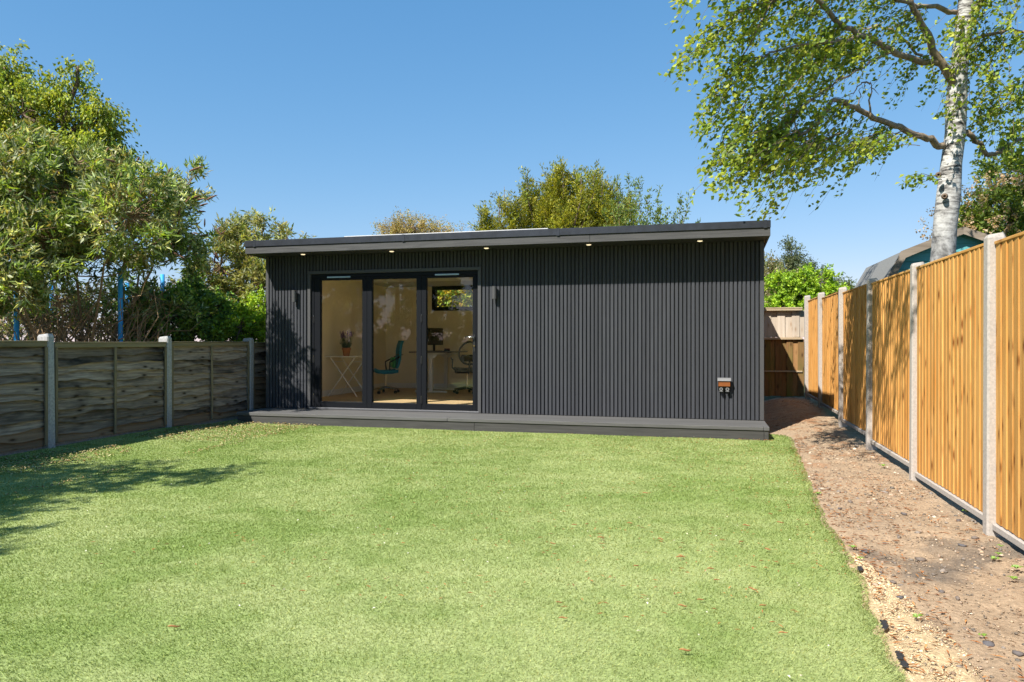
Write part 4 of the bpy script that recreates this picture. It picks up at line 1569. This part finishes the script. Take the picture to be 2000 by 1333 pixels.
# the low trailing skirt of foliage left of the trunk, hanging from limb 0 and its fellows
for k in range(64):
    u_ = g_.random()
    x0 = 1500 + 250 * u_ + g_.normal(0, 14)
    y0 = 255 + 30 * g_.random() - 15 * u_
    Z_ = 7.9 + .9 * u_ + g_.normal(0, .3)
    s_ = px(x0, y0, Z_)
    l_ = .5 + .8 * g_.random() * (1.15 - u_ * .75)
    e_ = s_ + W(-.72 + g_.normal(0, .12), g_.normal(0, .25), -.62 + .10 * u_ + g_.normal(0, .1)) * l_
    STR.append(strand(s_, e_, .12))
for k in range(46):
    u_ = g_.random()
    s_ = px(1420 + 150 * u_ + g_.normal(0, 10), 140 + 160 * g_.random(), 7.5 + .5 * g_.random())
    STR.append(strand(s_, s_ + W(-.40 + g_.normal(0, .2), g_.normal(0, .2), -.6) * (.4 + .6 * g_.random()), .1))
# long lowest sprays
for a, b, c, d in ((1560, 262, 1398, 372), (1545, 280, 1432, 398), (1580, 270, 1462, 420), (1600, 280, 1500, 432), (1640, 270, 1520, 425), (1690, 262, 1560, 372), (1720, 262, 1600, 345), (1760, 262, 1650, 330), (1800, 270, 1690, 315), (1480, 250, 1400, 350), (1440, 190, 1352, 270), (1420, 60, 1310, 165), (1420, 90, 1320, 130), (1835, 345, 1772, 365)):
    for k in range(3):
        Z_ = 7.8 + .3 * g_.normal()
        STR.append(strand(px(a + g_.normal(0, 8), b + g_.normal(0, 8), Z_), px(c + g_.normal(0, 10), d + g_.normal(0, 9), Z_ - .2), .14))
# sprays in front of and right of the trunk
for k in range(62):
    s_ = px(1860 + 130 * g_.random(), 20 + 190 * g_.random(), 8.5 + .7 * g_.random())
    STR.append(strand(s_, s_ + W(-.15 + g_.normal(0, .35), g_.normal(0, .2), -.55) * (.45 + .5 * g_.random()), .1))
for k in range(46):
    s_ = px(1915 + 110 * g_.random(), 150 + 150 * g_.random(), 9.0 + .7 * g_.random())
    STR.append(strand(s_, s_ + W(-.05 + g_.normal(0, .3), g_.normal(0, .2), -.6) * (.35 + .4 * g_.random()), .1))
# the branch reaching forward over the path, above the picture, that dapples the fence
for k in range(90):
    s_ = Vector((g_.uniform(-.1, .75), g_.uniform(5.0, 7.4), g_.uniform(4.75, 5.9)))
    STR.append(strand(s_, s_ + W(-.5 + g_.normal(0, .2), g_.normal(0, .25), -.5) * (.35 + .4 * g_.random()), .1))


def keep_strand(s_):
    a, b_, _ = to_px(s_[-1])
    if 1000 < a < 1560 and b_ > 438:
        return False
    if a < 1296 or (a < 1345 and b_ > 190):
        return False
    return not (a < 1430 and b_ > 392)


STR = [s_ for s_ in STR if keep_strand(s_)]
tw = MB()
LP, LD = [], []
for s_ in STR:
    tw.tube([p - bb for p in s_], [.0045 - .0035 * i_ / 8 for i_ in range(9)], 3, False)
    L_ = (s_[-1] - s_[0]).length
    m_ = int(9 + 23 * L_)
    for k in range(m_):
        u_ = (.12 + .88 * g_.random()) * 7.999
        i_ = int(u_)
        q = s_[i_].lerp(s_[i_ + 1], u_ - i_)
        LP.append(q + Vector(g_.normal(0, .026, 3)))
        LD.append(W(-.75, 0, -.35) + Vector(g_.normal(0, .55, 3)))
part('twigs', tw, M['bark'], birch)['kind'] = 'stuff'
LP, LD = np.array(LP), np.array(LD)
n_ = len(LP)
BC = [(.165, .215, .022), (.215, .26, .026), (.12, .18, .024), (.26, .28, .036), (.095, .15, .026)]
t_ = tints(BC, g_.integers(0, len(BC), n_), g_, .2)
v_, f_, c_ = leaf_mesh(LP, LD, .060 * (.6 + .7 * g_.random(n_)), .043 * (.7 + .5 * g_.random(n_)), t_, g_, .6, .18, .1)
link('crown', np_mesh('crown', v_ - np.array(bb), f_, c_), M['leaf'], birch)
# the high crown above the picture, which shades the fence
P_, d_ = sample_blob(px(1800, -480, 8.6), (1.2, 1.2, 1.3), 170, g_, .2, .3, 4)
v_, f_, c_ = twigs_leaves(P_, d_ * .4 + np.array([-.5, 0, -.6]), g_, 14, .5, .055, .042, BC, .6, .6)
link('upper_crown', np_mesh('upper_crown', v_ - np.array(bb), f_, c_), M['leaf'], birch)

# ---- weeping tree at the top left, far side of the neighbour's garden
WC = [(.155, .20, .020), (.20, .235, .025), (.10, .155, .022), (.24, .25, .035)]
b = px(60, 666, 17.5)
wt = woody('weeping_tree', 'tall yellow-green weeping tree rising behind the buddleia shrub', 'tree', (b.x, b.y, -.02), .2,
      [(px(-60, 190, 17.5), (1.5, 1.5, 1.4), 330), (px(45, 225, 17.3), (1.0, 1.2, 1.1), 300), (px(150, 300, 17.2), (.85, 1.0, 1.0), 250), (px(20, 350, 17.2), (1.5, 1.3, 1.5), 380),
       (px(190, 235, 17.4), (.42, .5, .7), 100), (px(125, 185, 17.4), (.55, .5, .4), 60), (px(5, 130, 17.5), (.35, .5, .5), 80), (px(210, 300, 17.4), (.35, .4, .9), 110), (px(110, 420, 17.2), (1.2, 1.0, 1.0), 220), (px(152, 130, 17.3), (.14, .2, .3), 14), (px(225, 330, 17.4), (.16, .3, .6), 34)],
      WC, 5, 26, .5, .095, .058, .5, .6, .7, -1.0, shell=.15, br=.014, noise_amp=.2)

# ---- buddleia: long grey-green leaves with pale undersides, tan stems, brown dead spikes
DC = [(.18, .235, .07), (.28, .315, .17), (.085, .13, .03), (.33, .345, .22), (.15, .21, .028), (.20, .175, .065), (.07, .105, .03)]


def spikes(parent, base, pts, g_, name='dead_spikes', size=1.0):
    mb_ = MB()
    for p, d in pts:
        p = Vector(p) - Vector(base)
        d = Vector(d).normalized()
        L_ = (.13 + .12 * g_.random()) * size
        mb_.tube([p, p + d * L_ * .3, p + d * L_ * .8 + Vector((0, 0, -.01)), p + d * L_ + Vector((0, 0, -.02))], [.006, .017 * size, .012 * size, .003], 5)
    M.setdefault('spike', mat_plain('dead flower spike', (.15, .075, .04), .9, 0, .4, 60, .4))
    o_ = part(name, mb_, M['spike'], parent)
    o_['kind'] = 'stuff'


b = px(150, 666, 11.6)
bud = woody('buddleia_shrub', 'big spreading buddleia with silvery leaves and dead flower spikes over the lap fence', 'shrub', (b.x, b.y, .05), .028,
      [(px(40, 370, 11.0), (1.0, .9, .7), 330), (px(150, 380, 11.3), (.8, .8, .55), 230), (px(250, 425, 10.6), (.75, .8, .6), 270), (px(320, 430, 11.8), (.62, .7, .55), 200),
       (px(80, 470, 10.6), (.9, .8, .5), 260), (px(-20, 500, 10.0), (.9, .8, .7), 260), (px(30, 560, 9.9), (.55, .5, .35), 90), (px(-120, 360, 10.2), (1.2, 1.2, 1.0), 260), (px(360, 370, 11.9), (.3, .4, .25), 45),
       (px(265, 345, 11.6), (.35, .4, .25), 45), (px(200, 500, 11.3), (.9, .7, .35), 120), (px(120, 590, 11.9), (.9, .5, .45), 60), (px(300, 580, 12.1), (.8, .5, .4), 55), (px(20, 620, 11.6), (.6, .5, .3), 40), (px(200, 640, 12.0), (1.2, .5, .25), 45), (px(350, 500, 12.0), (.5, .5, .3), 70), (px(140, 320, 11.2), (.55, .5, .3), 75), (px(60, 300, 11.2), (.5, .5, .25), 65)],
      DC, 9, 17, .2, .125, .031, .75, .3, .1, .45, 'twig', shell=.25, trunks=9, branch_frac=.3, br=.009, noise_amp=.3, var=.25)
g_ = np.random.default_rng(12)
sp = [(px(375, 388, 11.9), W(.8, 0, .3)), (px(380, 392, 11.9), W(.85, 0, .22)), (px(402, 392, 11.9), W(.8, .1, .5)), (px(388, 404, 11.9), W(.8, 0, .35)), (px(385, 414, 11.9), W(.9, 0, .1)), (px(322, 352, 11.8), W(.3, 0, .7)), (px(372, 440, 12), W(.9, 0, .3)), (px(390, 462, 12), W(.8, 0, .2)), (px(205, 300, 11.4), W(.4, 0, .7)), (px(282, 340, 11.6), W(-.1, 0, .8))]
for k in range(70):
    sp.append((px(30 + 350 * g_.random(), 310 + 190 * g_.random(), 10.6 + g_.random()), W(g_.normal(.2, .5), g_.normal(-.3, .3), g_.normal(.3, .4))))
spikes(bud, (b.x, b.y, .05), sp, g_)
# bare tan stems under the crown
mb = MB()
for k in range(210):
    s_ = Vector(px(-20 + 300 * g_.random(), 690, 11.0 + 1.6 * g_.random()))
    s_.z = .95 + .2 * g_.random()
    e_ = s_ + W(g_.normal(.25, .55), g_.normal(-.1, .3), .55 + .7 * g_.random())
    mb.tube([p - Vector((b.x, b.y, .05)) for p in wobble(s_, e_, g_, 5, .35)], [.012, .011, .009, .007, .005, .003], 4, False)
part('stems', mb, M['twig'], bud)['kind'] = 'stuff'

b2 = px(470, 666, 14.6)
bu2 = woody('buddleia_shrub', 'smaller buddleia growing behind the corner where lap fence meets garden room', 'shrub', (b2.x, b2.y, .0), .05,
      [(px(430, 520, 14.4), (.55, .6, .8), 190), (px(490, 500, 14.6), (.6, .6, .7), 190), (px(455, 460, 14.6), (.32, .4, .3), 60), (px(510, 560, 14.3), (.55, .5, .6), 150), (px(515, 445, 14.8), (.14, .2, .25), 14), (px(560, 470, 14.9), (.3, .3, .25), 40), (px(440, 600, 14.2), (.6, .5, .5), 120), (px(400, 560, 14.5), (.4, .4, .4), 70)],
      [(.17, .19, .06), (.24, .25, .12), (.12, .155, .035), (.20, .185, .07)], 19, 15, .2, .125, .032, .75, .3, .1, .45, 'twig', shell=.2, trunks=5, branch_frac=.25, br=.009)
g_ = np.random.default_rng(14)
spikes(bu2, (b2.x, b2.y, .0), [(px(390 + 60 * g_.random(), 440 + 130 * g_.random(), 14.2), W(g_.normal(-.3, .5), -.2, g_.normal(.4, .3))) for k in range(26)], g_)

b = px(350, 666, 13.2)
woody('evergreen_bush', 'dense dark green bush just behind the lap fence', 'shrub', (b.x, b.y, 0), .05,
      [(px(325, 618, 12.7), (.75, .6, .5), 420), (px(390, 605, 13.0), (.55, .5, .55), 320), (px(290, 655, 12.9), (.5, .5, .3), 120), (px(400, 655, 13.0), (.45, .5, .3), 90)],
      [(.075, .14, .025), (.11, .19, .03), (.05, .10, .022), (.15, .24, .035)], 23, 16, .18, .07, .045, .8, .8, 0, .3, leafmat='leaf_gloss', shell=.3, trunks=3)
b = px(480, 666, 13.9)
woody('lime_shrub', 'bright lime green leafy shrub between the lap fence and garden room', 'shrub', (b.x, b.y, 0), .04,
      [(px(470, 640, 13.4), (.5, .5, .38), 260), (px(512, 630, 13.8), (.42, .4, .5), 220), (px(435, 655, 13.3), (.4, .4, .25), 110)],
      [(.20, .30, .03), (.26, .36, .04), (.15, .24, .03)], 27, 16, .18, .06, .045, .8, .9, 0, .35, shell=.3, trunks=3)

# ---- behind the garden room
g_ = np.random.default_rng(31)
b = px(1085, 666, 20)
con = thing('conifer_tree', 'olive green conifer with spiky upright tips above the garden room roof', 'tree', (b.x, b.y, 0))
CN = [(.135, .15, .014), (.19, .195, .02), (.085, .11, .014), (.24, .22, .025)]
wood = MB()
base = Vector((b.x, b.y, 0))
wood.tube([(0, 0, -.1), (0, 0, 2), (.05, 0, 4), (0, 0, 5.2)], [.22, .18, .1, .03], 8)
lv = []
lead = [(1012, 392, .14, 40), (1048, 362, .16, 50), (1070, 345, .14, 46), (1100, 340, .14, 46), (1135, 352, .15, 46), (1176, 360, .14, 44), (1208, 378, .14, 40), (950, 412, .14, 36), (975, 396, .14, 36), (1085, 336, .55, 420), (1120, 345, .5, 330), (1160, 350, .42, 260), (1040, 385, .55, 300), (1000, 400, .5, 260), (960, 425, .45, 200), (1190, 372, .45, 260), (1225, 395, .45, 240), (1030, 350, .2, 70), (1160, 342, .2, 60), (1065, 395, .6, 330), (1140, 400, .7, 380), (1100, 415, .9, 420), (940, 425, .22, 60), (1190, 410, .6, 260), (985, 372, .15, 34)]
for a, t0, w_, n_ in lead:
    Z_ = 20 + g_.normal(0, .5)
    top = px(a, t0, Z_)
    h_ = 2.6
    u_ = g_.random(n_) ** .75
    ang_ = g_.random(n_) * 6.283
    rr = w_ * (.04 + 1.15 * u_ ** 1.15) * (.45 + .55 * g_.random(n_))
    P_ = np.stack([top.x + np.cos(ang_) * rr, top.y + np.sin(ang_) * rr, top.z - u_ * h_], 1)
    D = np.stack([np.cos(ang_) * .6, np.sin(ang_) * .6, np.full(n_, .75)], 1) + g_.normal(0, .2, (n_, 3))
    lv.append(twigs_leaves(P_, D, g_, 36, .34, .095, .027, CN, .4, .3, 0, .22, .25, .1))
    wood.tube([p - base for p in (Vector((b.x, b.y, 2.2)).lerp(top, .3), top - Vector((0, 0, .5)), top + Vector((0, 0, .1)))], [.05, .02, .004], 5)
part('trunk', wood, M['bark'], con, smooth=True)
v_, f_, c_ = merge(*lv)
link('crown', np_mesh('crown', v_ - np.array(base), f_, c_), M['leaf'], con)

b = px(1270, 666, 17.5)
us_ = thing('upright_shrub', 'shrub with thin upright leafy shoots above the roof beside the conifer', 'shrub', (b.x, b.y, 0))
base = Vector((b.x, b.y, 0))
wood = MB()
lv = []
g_ = np.random.default_rng(33)
shoots = [(1205, 350), (1215, 372), (1228, 338), (1240, 352), (1250, 348), (1262, 385), (1270, 366), (1288, 366), (1290, 400), (1305, 405), (1318, 415), (1329, 378), (1346, 378), (1195, 390), (1235, 395), (1280, 410), (1255, 415), (1220, 405), (1365, 432), (1300, 430), (1180, 410), (1240, 420)]
for a, t0 in shoots:
    top = px(a, t0, 17.5 + g_.normal(0, .3))
    bot = Vector((base.x * .45 + top.x * .55, base.y * .45 + top.y * .55, 1.8))
    pts = wobble(bot, top, g_, 8, .1)
    wood.tube([p - base for p in pts], [.014 - .0125 * i_ / 8 for i_ in range(9)], 4, False)
    m_ = 260
    u_ = 1 - .62 * g_.random(m_) ** .9
    i_ = np.minimum((u_ * 8).astype(int), 7)
    A = np.array([p[:] for p in pts])
    C = A[i_] + (A[i_ + 1] - A[i_]) * (u_ * 8 - i_)[:, None] + g_.normal(0, .035, (m_, 3)) * (1.4 - u_)[:, None] * 2
    D = g_.normal(0, .7, (m_, 3)) + np.array([0, 0, .7])
    lv.append(leaf_mesh(C, D, .095 * (.6 + .6 * g_.random(m_)), .032, tints([(.10, .145, .03), (.15, .19, .045), (.075, .115, .03)], g_.integers(0, 3, m_), g_), g_))
part('stems', wood, M['twig'], us_)
v_, f_, c_ = merge(*lv)
link('crown', np_mesh('crown', v_ - np.array(base), f_, c_), M['leaf'], us_)

b = px(810, 666, 30)
woody('bare_tree', 'tan brown tree barely in leaf peeping over the garden room roof', 'tree', (b.x, b.y, 0), .2,
      [(px(800, 455, 30), (1.3, 1.2, .75), 330), (px(850, 460, 30), (.8, .8, .5), 120), (px(770, 460, 30), (.7, .8, .5), 120), (px(905, 462, 31), (.35, .4, .3), 30)],
      [(.25, .19, .075), (.33, .25, .10), (.21, .20, .06)], 37, 16, .4, .07, .035, .8, .3, 0, .8, 'twig', shell=.1, branch_frac=.5, br=.012)
b = px(890, 666, 18.5)
woody('laurel_bush', 'sunlit yellow green bush seen through the rear window of the garden room', 'shrub', (b.x, b.y, 0), .06,
      [(px(860, 585, 18.2), (.75, .5, .7), 560), (px(925, 585, 18.4), (.7, .5, .65), 480), (px(890, 640, 18.3), (1.0, .6, .7), 200)],
      [(.26, .31, .035), (.14, .22, .03), (.36, .34, .05), (.40, .28, .05)], 39, 15, .2, .085, .05, .8, .6, 0, .3, shell=.3, trunks=3)

# ---- between garden room and shed, far back
b = px(1545, 666, 34)
woody('cypress_tree', 'grey green pointed cypress behind the lime green tree', 'tree', (b.x, b.y, 0), .2,
      [(px(1547, 500, 34), (.35, .4, .7), 90), (px(1545, 535, 34), (.75, .7, .8), 230), (px(1550, 575, 34), (1.2, 1.0, 1.0), 300), (px(1590, 540, 34.5), (.5, .5, .5), 80), (px(1610, 560, 34.5), (.5, .5, .5), 80)],
      [(.085, .105, .055), (.12, .14, .07), (.06, .08, .045)], 41, 22, .4, .10, .05, .6, .3, 0, .5, shell=.25, noise_amp=.2)
b = px(1570, 666, 20)
woody('maple_tree', 'bright lime green small tree above the back fence', 'tree', (b.x, b.y, 0), .07,
      [(px(1530, 555, 20), (.45, .45, .22), 130), (px(1580, 550, 20), (.6, .5, .28), 210), (px(1612, 570, 20), (.45, .45, .25), 150), (px(1560, 585, 20), (.75, .6, .25), 230), (px(1600, 600, 20), (.7, .6, .25), 180), (px(1530, 605, 20), (.6, .5, .2), 110), (px(1640, 600, 20.3), (.5, .5, .25), 90)],
      [(.20, .30, .025), (.27, .37, .035), (.14, .23, .025)], 43, 16, .2, .075, .055, .8, 1.2, 0, .25, shell=.3, noise_amp=.2)
b = px(1505, 666, 26)
woody('dry_bush', 'dull olive brown bush left of the lime tree behind the back fence', 'shrub', (b.x, b.y, 0), .08,
      [(px(1505, 550, 26), (.7, .6, .65), 200), (px(1512, 580, 25), (.6, .6, .6), 160), (px(1490, 530, 27), (.6, .6, .6), 140)],
      [(.17, .15, .065), (.12, .14, .05), (.22, .19, .10)], 45, 15, .3, .09, .05, .8, .4, 0, .3, shell=.2, trunks=3)
b = px(1660, 666, 48)
woody('far_tree', 'low hazy green tree far beyond the shed', 'tree', (b.x, b.y, 0), .2,
      [(px(1640, 590, 48), (2.0, 1.5, 1.1), 260), (px(1690, 595, 48), (2.0, 1.5, 1.2), 220)],
      [(.15, .18, .07), (.12, .15, .06)], 47, 20, .6, .16, .1, .8, .4, 0, .3, shell=.3)

# ---- flowering shrub right of the birch
b = px(1965, 666, 11.6)
fs_ = woody('flowering_shrub', 'tall shrub with faded pinkish blossom behind the orange fence', 'shrub', (b.x, b.y, 0), .08,
      [(px(1975, 430, 11.5), (.75, .7, .6), 330), (px(1930, 470, 11.4), (.42, .5, .4), 150), (px(2000, 340, 11.7), (.6, .6, .6), 260), (px(2080, 420, 11.5), (.9, .8, .9), 300), (px(1915, 440, 11.5), (.2, .3, .25), 36)],
      [(.11, .155, .025), (.15, .19, .03), (.08, .125, .025)], 49, 16, .22, .07, .042, .8, .6, .1, .3, shell=.3, trunks=4)
g_ = np.random.default_rng(50)
P_, d_ = sample_blob(px(1965, 445, 11.4), (.85, .75, .75), 560, g_, .8, .25, 2)
v_, f_, c_ = twigs_leaves(P_, d_ + np.array([0, 0, .5]), g_, 11, .14, .036, .03, [(.42, .31, .20), (.36, .24, .13), (.46, .36, .25)], .9, .3)
link('blossom', np_mesh('blossom', v_ - np.array((b.x, b.y, 0)), f_, c_), M['leaf'], fs_)

# ---- hedge far behind the trampoline
hb = px(170, 666, 21)
hl = []
g_ = np.random.default_rng(91)
for k in range(5):
    c = px(-40 + 130 * k, 610, 21 + .6 * (k % 2))
    P_, d_ = sample_blob(c, (1.25, .8, .75), 170, g_, .3, .25, k)
    hl.append(twigs_leaves(P_, d_ + np.array([0, 0, .3]), g_, 12, .3, .13, .07, [(.11, .10, .05), (.08, .10, .035), (.16, .12, .07)], .8, .4))
v_, f_, c_ = merge(*hl)
ho = thing('hedge', 'dull brown green hedge far behind the trampoline poles', 'hedge', (hb.x, hb.y, 0))
link('foliage', np_mesh('foliage', v_ - np.array((hb.x, hb.y, 0)), f_, c_), M['leaf'], ho)
mb = MB()
for k in range(9):
    c = px(-40 + 65 * k, 666, 21)
    mb.tube([p - Vector((hb.x, hb.y, 0)) for p in wobble((c.x, c.y, -.1), (c.x + .1, c.y, 2.2), g_, 4, .2)], [.05, .045, .04, .03, .01], 5)
part('stems', mb, M['bark'], ho)['kind'] = 'stuff'

# ---- the tree beyond the left edge whose shadow lies across the turf
b = (-9.2, 1.6, .0)
woody('garden_tree', 'leafy tree beyond the lap fence, shading the left of the lawn', 'tree', b, .12,
      [((-8.40, 2.05, 3.7), (1.35, 1.3, .75), 330), ((-7.70, 2.45, 3.9), (.8, .9, .45), 110), ((-7.90, 0.75, 4.0), (1.0, 1.1, .6), 170), ((-9.20, 3.35, 3.2), (.9, .9, .7), 170), ((-7.30, 1.45, 4.1), (.7, 1.1, .4), 110), ((-7.60, -0.25, 4.2), (.9, .8, .5), 130), ((-6.80, 0.15, 4.3), (.6, .7, .35), 80), ((-6.90, 2.75, 4.3), (.5, .5, .3), 40), ((-9.60, 0.65, 3.6), (1.2, 1.2, .9), 170)],
      DC, 53, 16, .3, .12, .045, .75, .4, .1, .3, 'twig', shell=.15, trunks=4, br=.012, noise_amp=.35)

# ---- the planted end of the garden behind the viewer, mirrored faintly in the doors
for k, (x, y, s_) in enumerate([(-19.5, -5.0, 1.1), (-17.0, -7.5, 1.0), (-14.2, -6.2, 1.15), (-11.4, -7.2, 1.0), (-8.6, -8.0, 1.1), (-5.8, -9.0, 1.0), (-2.6, -9.4, 1.1), (.6, -9.0, 1.0), (-22.5, -2.5, 1.1), (-25.0, 1.0, 1.1)]):
    woody('hedge_tree', 'dense green tree in the row closing the near end of the garden', 'tree', (x, y, 0), .14,
          [((x, y, 1.6 * s_), (1.6, 1.1, 1.3 * s_), 300), ((x + .5, y + .3, 3.4 * s_), (1.3, 1.0, 1.2 * s_), 260), ((x - .5, y, 4.6 * s_), (1.0, .9, .9 * s_), 160)],
          [(.07, .10, .025), (.11, .14, .03), (.16, .17, .06)], 60 + k, 14, .4, .17, .10, .8, .4, 0, .2, shell=.3, group='trees behind the viewer')
